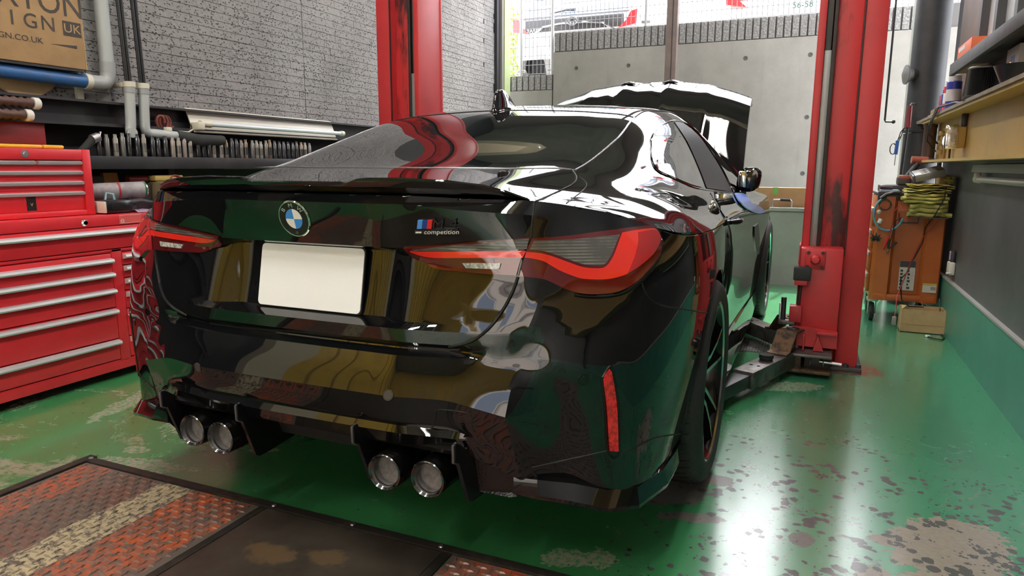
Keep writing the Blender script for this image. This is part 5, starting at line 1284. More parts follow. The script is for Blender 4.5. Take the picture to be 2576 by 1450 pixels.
pr.add(vs_, [(i,(i+1)%(2*n),(i+1)%(2*n)+2*n,i+2*n) for i in range(2*n)]); pr.build('pleats', BLKPL, fl_); MB().lathe([(.0,.156),(.070,.156),(.078,.150),(.078,.144),(.0,.144)], (1.915,1.86,ZS), (0,0,1), 36).build('top_cap', mat('filter_cap',(.09,.09,.09),.35), fl_, 40)
tr = thing('parts_tray', 'black oval tray holding metal parts and a yellow tape roll on the plank', 'tray', (1.92,1.25,ZS))
MB().lathe([(.0,.004),(.060,.004),(.092,.075),(.097,.075),(.065,.0),(.0,.0)], (1.915,1.16,ZS), (0,0,1), 36).build('bowl', mat('black_tray',(.02,.02,.021),.3), tr, 40)
tag(MB().lathe([(.030,-.012),(.045,-.012),(.045,.012),(.030,.012)], (1.915,1.20,ZS+.062), (.5,-.3,1), 24, True).build('tape_roll', mat('yellow_tape',(.72,.46,.05),.4), None, 40), 'yellow tape roll in the black oval tray', 'tape roll')
for i in range(3): tag(MB().tube([(1.885+.02*i,1.11+.02*i,ZS+.03),(1.93+.02*i,1.15-.02*i,ZS+.080)], .010, 8).build('metal_part', CHROME, None, 60), 'shiny metal part in the black oval tray', 'metal part', 'metal parts in the black oval tray')
wbx = thing('white_carton', 'white carton with a blue label behind the black oval tray', 'carton', (1.97,1.35,ZS)); MB().box((1.955,1.44,ZS),(2.018,1.66,ZS+.20),.003).build('box', mat('white_card'), wbx, 30); MB().box((1.9545,1.50,ZS+.10),(1.9555,1.58,ZS+.16)).build('label', mat('blue_label',(.10,.20,.55),.5), wbx)
# upper shelf board with an orange box; brown panel and window frame above
ub = thing('upper_shelf', 'slanting black board shelf above the yellow beam', 'shelf', (1.95,2.0,1.6))
MB().box((1.86,.6,1.575),(1.885,2.60,1.640),.002).build('front_board', mat('black_stained_board',(.045,.042,.042),.6,noise=(12,(.075,.07,.068),.4,.7)), ub, 30); MB().box((1.885,.6,1.600),(2.02,2.66,1.612)).build('shelf_board', mat('black_stained_board'), ub)
for y in (.75,1.75,2.2): MB().box((1.99,y-.02,1.378),(2.018,y+.02,1.575)).build('upright', BLK, ub)
ob = thing('orange_box', 'orange cardboard box with white printing on the upper black shelf', 'box', (1.95,2.4,1.612)); MB().box((1.895,2.22,1.6125),(2.00,2.62,1.735),.003).build('box', mat('orange_box_card',(.72,.13,.03),.5), ob, 30); MB().box((1.8940,2.40,1.700),(1.8952,2.58,1.722)).build('print_label', mat('white_label'), ob); MB().box((1.90,2.24,1.594),(1.99,2.65,1.5995)).build('pallet_strip', mat('pale_wood'), ob)
for k in range(3): MB().box((1.8940,2.42,1.66-.018*k),(1.8950,2.56-.03*k,1.668-.018*k)).build('print_line', mat('orange_print',(.45,.06,.015),.6), ob)
struct(MB().box((1.975,2.56,1.42),(2.018,3.15,2.7)).build('panel_right', mat('brown_wood_panel',(.085,.042,.026),.5,noise=(3,(.15,.078,.048),.4,.7,6))))
w1 = MB().box((2.005,1.0,1.64),(2.019,2.50,2.6)).build('window_1', mat('hazy_pane',(.55,.57,.58),.3)); struct(w1)
for y in (1.0,1.62,2.05,2.46): MB().box((1.965,y,1.64),(2.018,y+.06,2.6)).build('window_frame', mat('dark_window_frame',(.05,.05,.055),.5), w1)
# wall lamp
l2 = thing('fluorescent_lamp', 'unlit fluorescent lamp with grey reflector below the yellow beam', 'lamp', (1.99,1.4,1.0))
MB().prism([(2.019,1.068),(1.97,1.062),(1.965,1.022),(2.019,1.018)], 1, .2, 2.23).build('reflector', mat('grey_enamel',(.30,.31,.28),.45), l2)
MB().tube([(1.985,.25,.985),(1.985,2.16,.985)], .017, 14).build('tube', mat('lamp_glass_white',(.74,.76,.74),.2), l2, 60); MB().box((1.972,2.15,.965),(2.0,2.20,1.022),.008).build('end_cap', IVORY, l2, 40); MB().tube([(1.985,2.10,.985),(1.985,2.17,.985)], .021, 12).build('collar', IVORY, l2, 60)
# black round column with hung tools
co = thing('round_column', 'thick black round steel column at the corner behind the yellow beam', 'column', (1.905,3.78,0))
MB().lathe([(.118,0),(.118,4.2)], (1.885,3.80,0), (0,0,1), 36).build('shaft', mat('black_column_paint',(.022,.023,.026),.55,noise=(6,(.036,.038,.042),.4,.7)), co, 60)
for z in (1.30,.955): MB().lathe([(.119,z),(.126,z+.004),(.126,z+.022),(.119,z+.026)], (1.885,3.80,0), (0,0,1), 36).build('band', BLK, co, 50)
MB().box((1.86,3.72,1.88),(1.863,3.73,2.05)).build('wire', STEEL, co)
tag(MB().box((1.90,3.93,0),(2.02,3.99,4.2)).build('black_board', BLACKW, None), 'tall black board behind the round column', 'board')
spk = thing('speaker', 'small round loudspeaker hung on the side of the black column', 'speaker', (1.745,3.74,1.72)); MB().lathe([(.0,.012),(.03,.016),(.062,.0),(.070,.0),(.070,-.008),(.045,-.03),(.040,-.055),(.0,-.055)], (1.735,3.72,1.72), (-1,-.25,0), 28).build('cone', mat('speaker_grey',(.18,.18,.18),.45), spk, 40); MB().lathe([(.040,-.03),(.042,-.03),(.042,-.075),(.0,-.075)], (1.735,3.72,1.72), (-1,-.25,0), 24).build('magnet', BLK, spk, 40)
rd = thing('hook_rod', 'thin black rod with a hooked end hanging beside the right-hand red lift post', 'rod', (1.60,3.5,1.4)); MB().tube([(1.612,3.5,4.2),(1.612,3.5,1.385),(1.617,3.5,1.372),(1.665,3.5,1.370)], .007, 6).build('rod', BLK, rd, 60); MB().sphere((1.668,3.5,1.370), .014, 10).build('knob', BLK, rd, 60)
sc = thing('long_screwdriver', 'long screwdriver with a red handle hanging by the black column', 'screwdriver', (1.80,3.63,1.4)); MB().tube([(1.775,3.63,1.335),(1.776,3.63,1.49)], [.020,.017], 10).build('handle', mat('dark_red_handle',(.20,.03,.035),.35), sc, 60); MB().tube([(1.760,3.63,.95),(1.775,3.63,1.335)], .010, 8).build('shaft', BLK, sc, 60); MB().tube([(1.776,3.63,1.49),(1.79,3.67,1.51),(1.825,3.703,1.51)], .004, 6).build('hanger', STEEL, sc, 60)
bt = thing('blue_tester', 'blue test pen with a coiled lead hanging beside the long screwdriver', 'tester', (1.72,3.6,1.2)); MB().tube([(1.712,3.6,1.14),(1.716,3.6,1.24)], .013, 10).build('pen', mat('blue_plastic',(.04,.14,.50),.35), bt, 60); MB().tube([(1.71,3.6,1.06),(1.712,3.6,1.14)], .003, 6).build('probe', STEEL, bt, 60); MB().tube([(1.716,3.6,1.24),(1.73,3.6,1.30),(1.75,3.6,1.33)]+[(1.690+.02*math.cos(a*.7),3.6,1.18+.04*math.sin(a*.7)) for a in range(12)], .0035, 6).build('lead', cbm, bt, 60); MB().tube([(1.716,3.6,1.24),(1.74,3.64,1.29),(1.818,3.708,1.30)], .003, 6).build('hanger', STEEL, bt, 60)
pb = thing('brown_pipe', 'short brown pipe standing on the yellow beam end', 'pipe', (1.88,3.36,1.1)); MB().lathe([(.040,0),(.040,.22),(.044,.225),(.044,.245),(.036,.245)], (1.890,3.37,1.0955), (0,0,1), 20).build('pipe', mat('brown_pipe_paint',(.075,.045,.035),.45), pb, 40)

# ---- orange tool cart with its load
ORG = mat('orange_cart_plastic', (.46,.115,.020), .45, noise=(5,(.36,.085,.015),.4,.75,6)); ORD = mat('orange_cart_inset', (.36,.085,.014), .5)
ct = thing('tool_cart', 'orange wheeled tool cart with an instruction label against the dark wall', 'cart', (1.78,3.15,0))
CX0, CX1, CY0, CY1, CZ0, CZ1 = 1.575, 1.985, 2.95, 3.45, .155, .86
MB().box((CX0,CY0+.02,CZ0),(CX1,CY1,CZ1),.012).build('body', ORG, ct, 30)
MB().prism([(CX0,CY0+.022),(CX0+.02,CY0+.004),(CX0+.105,CY0-.006),(CX0+.125,CY0+.022)], 2, CZ0+.0, CZ1-.005).build('corner_pillar', ORG, ct); MB().prism([(CX1-.125,CY0+.022),(CX1-.105,CY0-.006),(CX1-.01,CY0+.004),(CX1,CY0+.022)], 2, CZ0, CZ1-.005).build('corner_pillar', ORG, ct)
MB().box((CX0+.02,CY0-.004,CZ0),(CX1-.02,CY0+.03,CZ0+.045),.006).build('kick_rail', ORG, ct, 30)
MB().box((CX0+.128,CY0+.016,CZ0+.05),(CX1-.128,CY0+.021,CZ1-.10)).build('inset_panel', ORD, ct)
MB().tube([(CX0+.135,CY0+.012,.745),(CX0+.14,CY0+.006,.685),(CX0+.25,CY0+.006,.685),(CX0+.255,CY0+.012,.745)], .004, 6).build('wire_handle', BLK, ct, 60)
lab = MB().box((CX0+.170,CY0+.006,.232),(CX0+.262,CY0+.016,.430)).build('instruction_label', mat('label_paper',(.60,.58,.53),.5), ct); MB().box((CX0+.170,CY0+.0050,.388),(CX0+.262,CY0+.0062,.430)).build('label_header', mat('label_black',(.03,.03,.03),.5), lab)
rl = random.Random(2)
for k in range(6):
    for j in range(2): MB().box((CX0+.176+.043*j,CY0+.0052,.242+.023*k),(CX0+.184+.043*j+rl.uniform(0,.012),CY0+.0062,.256+.023*k)).build('label_mark', mat('label_black'), lab)
    MB().box((CX0+.172,CY0+.0054,.2385+.0235*k),(CX0+.260,CY0+.0062,.2393+.0235*k)).build('label_rule', mat('label_grey',(.35,.34,.32),.5), lab)
l2_ = MB().box((CX1-.098,CY0-.0075,.228),(CX1-.018,CY0-.0060,.290)).build('maker_label', mat('label_paper'), ct); MB().box((CX1-.098,CY0-.0082,.276),(CX1-.018,CY0-.0074,.290)).build('label_band', mat('label_yellow',(.50,.42,.08),.5), l2_)
for k in range(7): MB().box((CX1-.050+.0042*k,CY0-.0083,.246),(CX1-.048+.0042*k,CY0-.0074,.268)).build('label_bar', mat('label_black'), l2_)
MB().box((CX0-.002,CY0+.04,CZ1),(CX1,CY1,CZ1+.02),.006).build('top_tray', BLK, ct, 30); MB().box((CX0+.0,CY0+.0,CZ1-.03),(CX0+.14,CY0+.05,CZ1+.03),.008).build('corner_tray', BLK, ct, 30)
for (x, y) in ((CX0+.03,CY0+.08),(CX1-.05,CY0+.08),(CX0+.03,CY1-.06),(CX1-.05,CY1-.06)):
    cs = MB().box((x-.035,y-.04,.135),(x+.035,y+.05,.158),.004).build('caster', mat('caster_steel',(.52,.54,.48),.4,.4), ct, 30)
    MB().prism([(y-.03,.14),(y+.03,.14),(y+.012,.045),(y-.012,.045)], 0, x-.026, x-.021).build('fork', mat('caster_steel'), cs); MB().prism([(y-.03,.14),(y+.03,.14),(y+.012,.045),(y-.012,.045)], 0, x+.021, x+.026).build('fork', mat('caster_steel'), cs)
    MB().lathe([(.0,-.016),(.045,-.016),(.060,-.013),(.062,-.006),(.062,.006),(.060,.013),(.045,.016),(.0,.016)], (x,y,.062), (1,0,0), 28).build('wheel', mat('caster_rubber',(.02,.02,.021),.6), cs, 40); MB().lathe([(.0,-.028),(.008,-.028),(.008,.028),(.0,.028)], (x,y,.062), (1,0,0), 10).build('axle', STEEL, cs, 40)
# drawers on the cart's left side
for k in range(4): MB().box((CX0-.020,CY0+.06,.20+.15*k),(CX0,CY1-.03,.325+.15*k),.006).build('side_drawer', ORG, ct, 30); MB().box((CX0-.026,CY0+.05,.30+.15*k),(CX0-.018,CY1-.03,.325+.15*k),.003).build('drawer_pull', mat('grey_pull',(.45,.45,.44),.4), ct, 30)
# folded towels
def towel(x0, x1, y0, y1, z0, z1, seed, nm, label, m, layers=3):
    """folded cloth: wavy layers, joined in a rounded fold along the front edge"""
    rg = random.Random(seed); mb = MB(); nx, ny = 22, 9; h = (z1-z0)/layers; ph = [rg.uniform(0,6) for _ in range(8)]
    for L in range(layers):
        za, zb = z0+h*L, z0+h*(L+1)-.0015; vs_ = []; ix0, ix1 = x0+rg.uniform(0,.03), x1-rg.uniform(0,.03); iy0 = y0+rg.uniform(0,.014)
        for top_ in (1, 0):
            for i in range(nx+1):
                for j in range(ny+1):
                    u, w = i/nx, j/ny; wave = .006*math.sin(9*u+ph[L])+.004*math.sin(17*u+ph[L+3]+3*w)
                    rnd = math.sqrt(max(0, 1-(1-min(1, w*5))**2)); mid = (za+zb)/2; z = mid+((zb-mid) if top_ else (za-mid))*max(.12, rnd)+wave*.6*(1-.6*w)
                    vs_.append(V((ix0+(ix1-ix0)*u+.006*math.sin(8*w+ph[L]), iy0+(y1-iy0)*w+wave*(1-w)*1.6, z)))
        k = (nx+1)*(ny+1); fs = []
        for i in range(nx):
            for j in range(ny):
                a = i*(ny+1)+j; fs.append((a,a+ny+1,a+ny+2,a+1)); fs.append((k+a,k+a+1,k+a+ny+2,k+a+ny+1))
        ed_ = [i*(ny+1) for i in range(nx+1)]+[nx*(ny+1)+j for j in range(1,ny+1)]+[i*(ny+1)+ny for i in range(nx-1,-1,-1)]+[j for j in range(ny-1,0,-1)]
        fs += [(ed_[i],ed_[(i+1)%len(ed_)],k+ed_[(i+1)%len(ed_)],k+ed_[i]) for i in range(len(ed_))]
        mb.add(vs_, fs)
    # the layers hang together at the back fold
    mb.box((x0+.04,y1-.012,z0+.004),(x1-.04,y1-.004,z1-.004))
    return tag(mb.build(nm, m, None, 60), label, 'towel', 'yellow towels folded on the orange cart')
TW = [mat('yellow_towel_%d' % i, c_, .95, bump=(260,.5,2)) for i, c_ in enumerate(((.60,.56,.17),(.54,.50,.14),(.46,.44,.13),(.58,.50,.12)))]
tl_ = ['lowest folded yellow towel hanging over the front of the orange cart', 'second folded yellow towel in the pile on the orange cart', 'third folded yellow towel in the pile on the orange cart', 'topmost yellow towel under the grey charger box', 'dull yellow cloth stuffed at the wall end of the towel pile']
towel(1.75,1.995,2.865,2.940,.730,.815,1,'folded_towel',tl_[0],TW[2]); towel(1.705,1.985,2.845,2.940,.818,.880,2,'folded_towel',tl_[1],TW[1]); towel(1.722,1.98,2.850,3.12,.884,.910,3,'folded_towel',tl_[2],TW[0]); towel(1.745,2.0,2.88,3.12,.914,.940,4,'folded_towel',tl_[3],TW[3]); towel(1.955,2.015,2.90,3.05,.945,.99,5,'folded_towel',tl_[4],TW[2])
rl_ = MB().box((1.76,2.85,.724),(1.98,2.943,.730)).build('towel_rail', BLK); tag(rl_, 'thin black ledge on the front of the orange cart under the hanging towels', 'ledge')
bxm = thing('charger_box', 'grey louvred steel charger box resting tilted on the towels', 'charger', (1.85,2.98,.93))
R_ = Matrix.Rotation(math.radians(-14), 3, 'Y') @ Matrix.Rotation(math.radians(10), 3, 'X')
def CB(a, b, nm, m, bev=.004, par=None): return MB().box(a, b, bev, R_, (1.86,3.02,1.005)).build(nm, m, par or bxm, 30)
CB((1.775,2.93,.985),(1.945,3.10,1.03),'case',mat('grey_hammered_steel',(.24,.235,.22),.4,.4)); CB((1.762,2.935,.987),(1.776,3.095,1.028),'control_panel',mat('panel_blueblack',(.06,.08,.10),.3))
for i in range(2):
    for j in range(3): CB((1.815+.055*i,2.955+.045*j,1.029),(1.850+.055*i,2.965+.045*j,1.034),'louvre',mat('louvre_steel',(.30,.29,.27),.35,.5),.002)
for j in range(4): CB((1.7600,2.95+.035*j,1.0),(1.7622,2.968+.035*j,1.015),'knob',mat(('knob_red','knob_grey')[j % 2],((.45,.05,.04),(.5,.5,.5))[j % 2],.4),.001)
dr = thing('cordless_drill', 'orange and black cordless drill lying on the orange cart', 'drill', (1.70,3.1,.93))
MB().box((1.70,3.15,.9255),(1.785,3.27,.985),.014).build('battery', mat('drill_dark',(.06,.045,.042),.45), dr, 40); MB().box((1.707,3.145,.965),(1.778,3.25,.994),.010).build('battery_cap', mat('drill_red',(.36,.10,.07),.4), dr, 40)
MB().tube([(1.765,3.25,.985),(1.825,3.29,1.07)], [.020,.018], 10).build('grip', mat('drill_grip_black',(.025,.025,.026),.6), dr, 60); MB().tube([(1.785,3.30,1.098),(1.885,3.31,1.094)], [.026,.024], 12).build('motor', mat('drill_red'), dr, 60); MB().tube([(1.885,3.31,1.094),(1.925,3.31,1.092)], [.020,.016], 12).build('chuck', mat('drill_dark'), dr, 60); MB().tube([(1.925,3.31,1.092),(1.985,3.31,1.09)], .011, 10).build('socket', CHROME, dr, 60)
tag(MB().box((1.60,3.14,.881),(1.98,3.40,.925),.006).build('black_case', mat('black_case_plastic',(.03,.03,.032),.5), None, 30), 'flat black case at the back of the orange cart top', 'case')
tag(MB().box((1.80,3.15,.9255),(1.90,3.26,.932)).build('paper_sheet', mat('white_card'), None), 'white paper sheet on the flat black case', 'paper'); tag(MB().box((1.59,2.965,.8905),(1.70,3.10,.898),.002).build('blue_folder', mat('pale_blue_card',(.40,.50,.62),.6), None, 30), 'pale blue folder on the tray corner of the orange cart', 'folder')
tag(MB().tube([(1.585,2.99,.912),(1.66,3.00,.905)], .012, 8).build('marker_pen', mat('dark_pen',(.05,.02,.03),.4), None, 60), 'dark marker pen on the pale blue folder', 'pen'); tag(MB().box((1.945,3.14,.9255),(2.0,3.30,1.0),.003).build('brown_carton', CARD, None, 30), 'small brown carton on the flat black case by the wall', 'carton')
# hanging hose, leads, ornament
hs = thing('blue_hose', 'light blue hose looped on the front corner of the orange cart', 'hose', (1.60,2.93,.75))
MB().tube([(1.645+.088*math.cos(a), 2.920, .745+.112*math.sin(a)) for a in [2.1+q*.17 for q in range(24)]], .0065, 8).build('hose', mat('light_blue_hose',(.10,.38,.52),.35), hs, 60)
MB().tube([(1.590,2.920,.842),(1.62,2.918,.868),(1.665,2.920,.880),(1.702,2.925,.878)], .012, 8).build('black_tail', cbm, hs, 60)
MB().tube([(1.62+.035*math.cos(a*.5), 2.922, .80+.035*math.sin(a*.5)) for a in range(14)], .005, 6).build('black_loop', cbm, hs, 60)
orn = thing('leaf_ornament', 'black leaf-shaped air freshener hanging from a little chain on the orange cart', 'ornament', (1.585,2.93,.60))
for k in range(7):
    a = -PI/2+(k-3)*.52+PI; l_ = (.030,.044,.052,.058,.052,.044,.030)[k]; d = V((math.sin((k-3)*.55), 0, math.cos((k-3)*.55))); q = V((1.582,2.900,.565)); w_ = V((d.z,0,-d.x))*.009
    MB().add([q, q+d*l_*.45+w_, q+d*l_, q+d*l_*.45-w_, q+V((0,.004,0)), q+d*l_*.45+w_+V((0,.004,0)), q+d*l_+V((0,.004,0)), q+d*l_*.45-w_+V((0,.004,0))], [(0,1,2,3),(7,6,5,4),(0,4,5,1),(1,5,6,2),(2,6,7,3),(3,7,4,0)]).build('leaf', mat('black_card',(.03,.03,.032),.5), orn)
MB().tube([(1.583,2.902,.60),(1.586,2.902,.68),(1.588,2.904,.80)], .0022, 6).build('chain', STEEL, orn, 60); MB().lathe([(.0,0),(.014,0),(.014,.03),(.0,.03)], (1.592,2.900,.680), (.4,0,1), 14).build('bead', WHP, orn, 40); MB().sphere((1.585,2.900,.755), .014, 10).build('bead', mat('pale_label'), orn, 60)
jc = thing('test_leads', 'red and black clip leads hanging down the front of the orange cart', 'leads', (1.70,2.92,.55))
MB().tube([(1.70,2.905,.80),(1.675,2.905,.76),(1.672,2.905,.68),(1.655,2.905,.58)], .0035, 6).build('red_lead', mat('red_lead',(.35,.03,.03),.4), jc, 60); MB().tube([(1.72,2.910,.72),(1.69,2.905,.70),(1.668,2.905,.56)], .003, 6).build('black_lead', cbm, jc, 60)
for (a, b, m) in (((1.655,2.90,.585),(1.63,2.90,.505),mat('red_clip',(.55,.03,.03),.35)),((1.662,2.90,.575),(1.660,2.90,.505),mat('black_clip',(.02,.02,.02),.4)),((1.705,2.90,.56),(1.672,2.90,.515),mat('black_clip')),((1.66,2.899,.512),(1.655,2.899,.478),mat('copper_jaw',(.45,.25,.14),.35,.8))): MB().tube([a, b], [.010,.006], 8).build('clip', m, jc, 60)
cd = thing('power_cord', 'thin black and red power cord hanging from the charger box to the floor carton', 'cord', (1.85,2.9,.4))
MB().tube([(1.95,2.88,.93),(1.945,2.865,.85),(1.90,2.858,.74),(1.865,2.925,.66),(1.86,2.93,.56),(1.815,2.932,.44),(1.79,2.93,.36),(1.755,2.93,.31),(1.76,2.92,.25),(1.765,2.86,.18),(1.80,2.78,.155),(1.88,2.74,.165)], .0038, 6).build('black_strand', cbm, cd, 60)
MB().tube([(1.92,2.858,.72),(1.86,2.925,.60),(1.80,2.925,.42),(1.77,2.92,.30),(1.735,2.86,.20),(1.722,2.72,.14),(1.715,2.68,.09)], .0035, 6).build('red_strand', mat('red_lead'), cd, 60); MB().box((1.702,2.665,.045),(1.726,2.69,.10),.005).build('plug', mat('grey_plug',(.30,.28,.26),.5), cd, 40)
# carton on the floor
fc = thing('open_carton', 'open light brown cardboard carton on the floor under the orange cart', 'carton', (1.88,2.78,0))
for a, b in (((1.755,2.70,.0),(2.0,2.704,.15)),((1.755,2.86,0),(2.0,2.864,.15)),((1.755,2.704,0),(1.759,2.86,.15)),((1.996,2.704,0),(2.0,2.86,.15)),((1.755,2.70,0),(2.0,2.864,.004))): MB().box(a, b).build('panel', CARDL, fc)
MB().box((1.754,2.6985,.052),(2.001,2.7,.055)).build('crease', CARD, fc); MB().add([(1.757,2.703,.15),(1.785,2.76,.165),(1.76,2.80,.16),(1.74,2.73,.172)], [(0,1,2,3)]).build('tape_flap', mat('yellow_flap',(.50,.45,.18),.6), fc)
wc = thing('wall_cable', 'thin black cable lying on the floor at the foot of the green baseboard', 'cable', (1.98,2.6,0)); MB().tube([(1.985,2.90,.20),(1.99,2.80,.05),(1.985,2.70,.006),(1.99,2.60,.006),(1.965,2.53,.006),(1.92,2.56,.006),(1.895,2.60,.006)], .004, 6).build('cable', cbm, wc, 60); MB().box((1.885,2.59,.002),(1.912,2.615,.012),.003).build('connector', WHP, wc, 30)
so = thing('wall_socket', 'white socket adapter plugged in on the dark wall above the green baseboard', 'socket', (2.0,2.72,.45)); MB().box((1.985,2.69,.385),(2.019,2.78,.465),.008).build('adapter', mat('ivory_adapter',(.66,.63,.56),.5), so, 40); MB().box((1.995,2.71,.46),(2.019,2.79,.535),.006).build('black_plug', BLK, so, 40); MB().box((1.990,2.735,.475),(1.996,2.765,.53),.003).build('lilac_tag', mat('lilac_plastic',(.42,.28,.48),.5), so, 30); MB().tube([(2.0,2.68,.40),(1.975,2.70,.395)], .006, 6).build('pin', WHP, so, 60)

# things on the low wall
lbx = thing('long_carton', 'long brown carton with a strip of green tape lying on the low grey wall', 'carton', (.9,4.47,.69)); MB().box((.50,4.42,.6905),(1.42,4.56,.862),.003).build('box', CARD, lbx, 30); MB().box((.835,4.4185,.80),(.880,4.4195,.864)).build('tape', mat('green_tape',(.16,.42,.08),.5), lbx); MB().box((1.10,4.4185,.69),(1.102,4.4197,.862)).build('edge', CARDL, lbx)
hn = thing('carry_handle', 'silver carrying handle with a black taped grip on top of the low grey wall', 'handle', (.92,4.36,.69)); MB().tube([(.842,4.36,.69),(.842,4.36,.745),(.852,4.36,.757),(.99,4.36,.757),(1.0,4.36,.745),(1.0,4.36,.69)], .0075, 8).build('bar', STEEL, hn, 60); MB().tube([(.905,4.36,.757),(.99,4.36,.755)], .012, 8).build('grip', mat('black_foam'), hn, 60)

# ================================================================= BEYOND THE WALL
GALV = mat('galvanised_post', (.40,.41,.41), .4, .5); WIRE = mat('fence_wire', (.16,.16,.16), .45, .4)
def fence(x0, x1, y, z0, z1, posts, label):
    t = thing('mesh_fence', label, 'fence', ((x0+x1)/2,y,z0))
    w = MB(); x = x0
    while x <= x1: w.tube([(x,y,z0+.04),(x,y,z1)], .0036, 4, False); x += .052
    z = z0+.04
    while z <= z1: w.tube([(x0,y-.003,z),(x1,y-.003,z)], .0036, 4, False); z += .105
    wo_ = w.build('wire_mesh', WIRE, t); wo_['kind'] = 'stuff'
    for px_ in posts:
        MB().tube([(px_,y-.03,z0+.001),(px_,y-.03,z1)], .019, 12).build('post', GALV, t, 60)
        for zz in (z0+.06,): MB().box((px_-.05,y-.045,zz),(px_+.05,y-.005,zz+.03),.004).build('clamp', GALV, t, 30)
    return t
fence(-1.70,4.2,5.80,2.565,3.75,(-.69,1.3),'wire mesh fence on the taller concrete wall in front of the parked cars')
fence(-3.2,-1.76,5.80,2.10,3.75,(-2.20,-1.80),'wire mesh fence on the lower concrete wall beside the green tree')
WPAINT = mat('white_car_paint', (.80,.80,.80), .15, coat=.8); CGLASS = mat('pale_car_glass', (.16,.20,.27), .05, ior=1.6)
def rear_car(cx, y0, w, zg, label, colr, dark=True, plate=None, up=0.):
    """hatchback seen from behind: lofted shell, glass, lamps, badge"""
    t = thing('parked_car', label, 'car', (cx,y0+2,zg)); secs = []
    for (y, hw, z0, zb, zt, tw) in ((y0,w*.46,.42,.62,.80,w*.45),(y0+.05,w*.49,.30,.70,.98,w*.47),(y0+.16,w*.5,.26,.82,1.14,w*.44),(y0+.42,w*.5,.24,.92,1.40,w*.36),(y0+.8,w*.5,.22,.94,1.49,w*.35),(y0+1.7,w*.5,.22,.94,1.51,w*.35),(y0+2.5,w*.5,.22,.93,1.40,w*.35),(y0+3.1,w*.49,.24,.90,1.02,w*.42),(y0+3.9,w*.44,.30,.70,.78,w*.40)):
        h = [(hw*.92,z0),(hw,z0+.12),(hw,(z0+zb)/2+.05),(hw*.985,zb),(tw+(hw-tw)*.35,zb+(zt-zb)*.55),(tw,zt-.03),(tw*.8,zt),(0,zt+.015)]
        secs.append([V((cx+a,y,zg+b)) for a, b in h]+[V((cx-a,y,zg+b)) for a, b in reversed(h[:-1])])
    k = len(secs[0]); vs_ = [p for s_ in secs for p in s_]; fs = [(i*k+j,i*k+j+1,(i+1)*k+j+1,(i+1)*k+j) for i in range(len(secs)-1) for j in range(k-1)]+[tuple(range(k)), tuple(range(len(vs_)-1,len(vs_)-1-k,-1))]
    MB().add(vs_, fs).build('body', colr, t, 40)
    R2 = lambda x0,x1,z0,z1,y,nm,m,d=.03: MB().box((cx+x0,y,zg+z0),(cx+x1,y+d,zg+z1),.010).build(nm, m, t, 30)
    q = [(-.40,.98,.052),(.40,.98,.052),(.34,1.34,.36),(-.34,1.34,.36)]
    MB().add([V((cx+a*w/.92,y0+b+.0-.03,zg+z)) for a, z, b in q]+[V((cx+a*w/.92,y0+b+.02,zg+z)) for a, z, b in q], [(0,1,2,3),(7,6,5,4),(0,4,5,1),(1,5,6,2),(2,6,7,3),(3,7,4,0)]).build('rear_glass', CGLASS, t)
    if dark: R2(-.40*w,.40*w,.78,.94,y0-.012,'garnish',mat('dark_garnish',(.035,.032,.034),.25)); MB().tube([(cx-.34*w,y0-.02,zg+.74),(cx-.24*w,y0-.03,zg+.84),(cx-.1*w,y0-.035,zg+.865),(cx+.1*w,y0-.035,zg+.865),(cx+.24*w,y0-.03,zg+.84),(cx+.34*w,y0-.02,zg+.74)], .016, 6).build('chrome_strip', CHROME, t, 60)
    for s in (1,-1):
        MB().prism([(cx+s*w*.36,zg+.76+up),(cx+s*w*.50,zg+.80+up),(cx+s*w*.505,zg+.98+up),(cx+s*w*.455,zg+.96+up),(cx+s*w*.42,zg+.85+up)], 1, y0-.02, y0+.14).build('tail_lamp', mat('parked_red_lamp',(.65,.03,.035),.15,coat=.6), t)
        MB().lathe([(.0,0),(.20,0),(.31,.02),(.315,.09),(.31,.18),(.0,.18)], (cx+s*w*.5-(.09 if s > 0 else .09),y0+.75,zg+.315), (1,0,0), 24).build('wheel', RUB, t, 40)
        MB().lathe([(.0,0),(.20,0),(.31,.02),(.315,.09),(.31,.18),(.0,.18)], (cx+s*w*.5-.09,y0+3.2,zg+.315), (1,0,0), 24).build('wheel', RUB, t, 40)
    if dark:
        MB().tube([(cx-.34,y0+.035,zg+1.02),(cx-.10,y0+.02,zg+1.05),(cx+.02,y0+.02,zg+1.045)], [.008,.016,.022], 6).build('wiper', mat('dark_garnish'), t, 60)
        for rx_, rz__ in ((.075,.052),(.030,.048),(.055,.022)): MB().tube([(cx+rx_*math.cos(a),y0-.05,zg+.885+rz__*math.sin(a)+(.014 if rx_ == .055 else 0)) for a in [2*PI*i/24 for i in range(24)]], .007, 6, False, True).build('oval_badge', CHROME, t, 60)
        lettering('badge_word', 'YARIS', .07, (cx-.33*w,y0-.026,zg+.80), (1,0,0), (0,0,1), CHROME, t, .003)
    p = R2(-.165,.165,.52+up*2.2,.685+up*2.2,y0-.03,'number_plate',mat('plate_white',(.85,.85,.84),.4),.012)
    if plate: lettering('plate_number', plate, .105, (cx+.01,y0-.032,zg+.585+up*2.2), (1,0,0), (0,0,1), mat('plate_green',(.02,.09,.05),.5), p, .001, 0, .95)
    return t
rear_car(-1.98,7.05,1.74,2.08,'white hatchback with red tail lamps and an oval chrome badge parked behind the fence',WPAINT)
rear_car(.88,7.0,1.74,2.08,'white car with number plate 56-58 parked behind the fence',WPAINT,False,'56-58',.12)
vn = rear_car(-4.3,15.,1.7,2.08,'plain white car parked further off behind the lower fence',WPAINT,False)
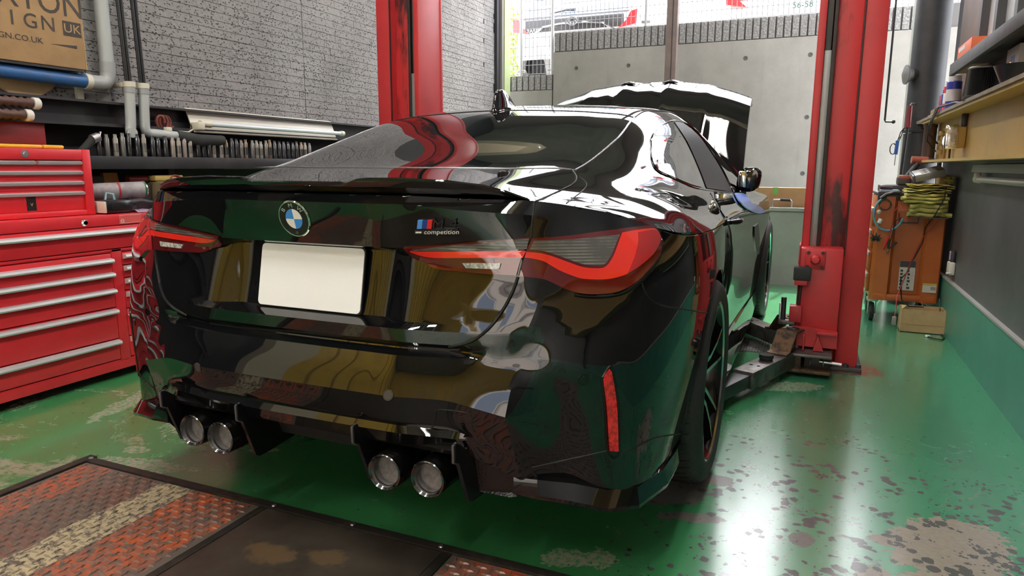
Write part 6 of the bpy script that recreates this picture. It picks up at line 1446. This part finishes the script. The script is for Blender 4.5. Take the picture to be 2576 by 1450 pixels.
# small leafy tree
tre = thing('tree', 'bright yellow-green leafy tree behind the lower fence', 'tree', (-4.5,10.5,2.08))
MB().tube([(-4.5,10.5,2.08),(-4.48,10.5,3.2),(-4.5,10.5,3.9)], [.05,.04,.02], 8).build('trunk', mat('bark',(.10,.07,.05),.8), tre, 60)
lv_ = MB(); rg = random.Random(9)
for i in range(1500):
    a, b = rg.uniform(0,2*PI), rg.uniform(-1,1); r = rg.random()**.4; c_ = V((-4.5+.55*r*math.cos(a)*math.sqrt(1-b*b), 10.5+.55*r*math.sin(a)*math.sqrt(1-b*b), 3.25+.85*r*b)); u = V((rg.uniform(-1,1),rg.uniform(-1,1),rg.uniform(-.5,1))).normalized(); w_ = u.orthogonal().normalized(); s_ = rg.uniform(.03,.055)
    lv_.add([c_-u*s_, c_+w_*s_*.5, c_+u*s_, c_-w_*s_*.5], [(0,1,2,3)])
lo = lv_.build('foliage', mat('yellow_green_leaf',(.22,.34,.035),.6), tre); lo['kind'] = 'stuff'
# house behind the yard (seen in the paintwork)
ho = thing('house', 'pale house with a grey tiled roof across the yard behind the workshop', 'house', (0,-17,0))
MB().box((-9,-20,0),(9,-14,6.2)).build('walls', mat('house_wall',(.50,.45,.40),.8), ho); MB().prism([(-21,6.2),(-13.2,6.2),(-17,8.6)], 0, -9.6, 9.6).build('roof', mat('house_roof',(.13,.13,.14),.6), ho)
MB().box((-9.05,-13.98,2.9),(9.05,-13.9,3.1)).build('string_course', mat('house_band',(.20,.17,.16),.7), ho)
for x in (-7,-4,-1,2,5):
    wn = MB().box((x,-13.99,3.7),(x+1.4,-13.9,5.0)).build('window', mat('house_frame',(.5,.5,.5),.5), ho); MB().box((x+.08,-13.92,3.78),(x+1.32,-13.88,4.92)).build('pane', CGLASS, wn)
# unseen fill lamps, added under the ceiling to brighten the interior
LITE = mat('lit_tube', (1,1,1), .5, emit=(1,.97,.92), es=85.)
for i, (x, y) in enumerate(((-1.0,-4.4),(1.0,-4.4),(-1.0,-2.2),(1.0,-2.2),(-1.0,.2),(1.0,.2),(-1.0,2.6),(1.0,2.6))):
    t = thing('fill_lamp', 'unseen twin-tube lamp added under the workshop ceiling for fill light', 'lamp', (x,y,3.95), 0, 'added twin-tube fill lamps under the ceiling')
    MB().box((x-.11,y-.62,3.97),(x+.11,y+.62,4.02),.006).build('tray', mat('lamp_tray_white',(.75,.75,.73),.4), t, 30)
    for dx in (-.06,.06): MB().tube([(x+dx,y-.59,3.945),(x+dx,y+.59,3.945)], .014, 10).build('tube', LITE, t, 60)
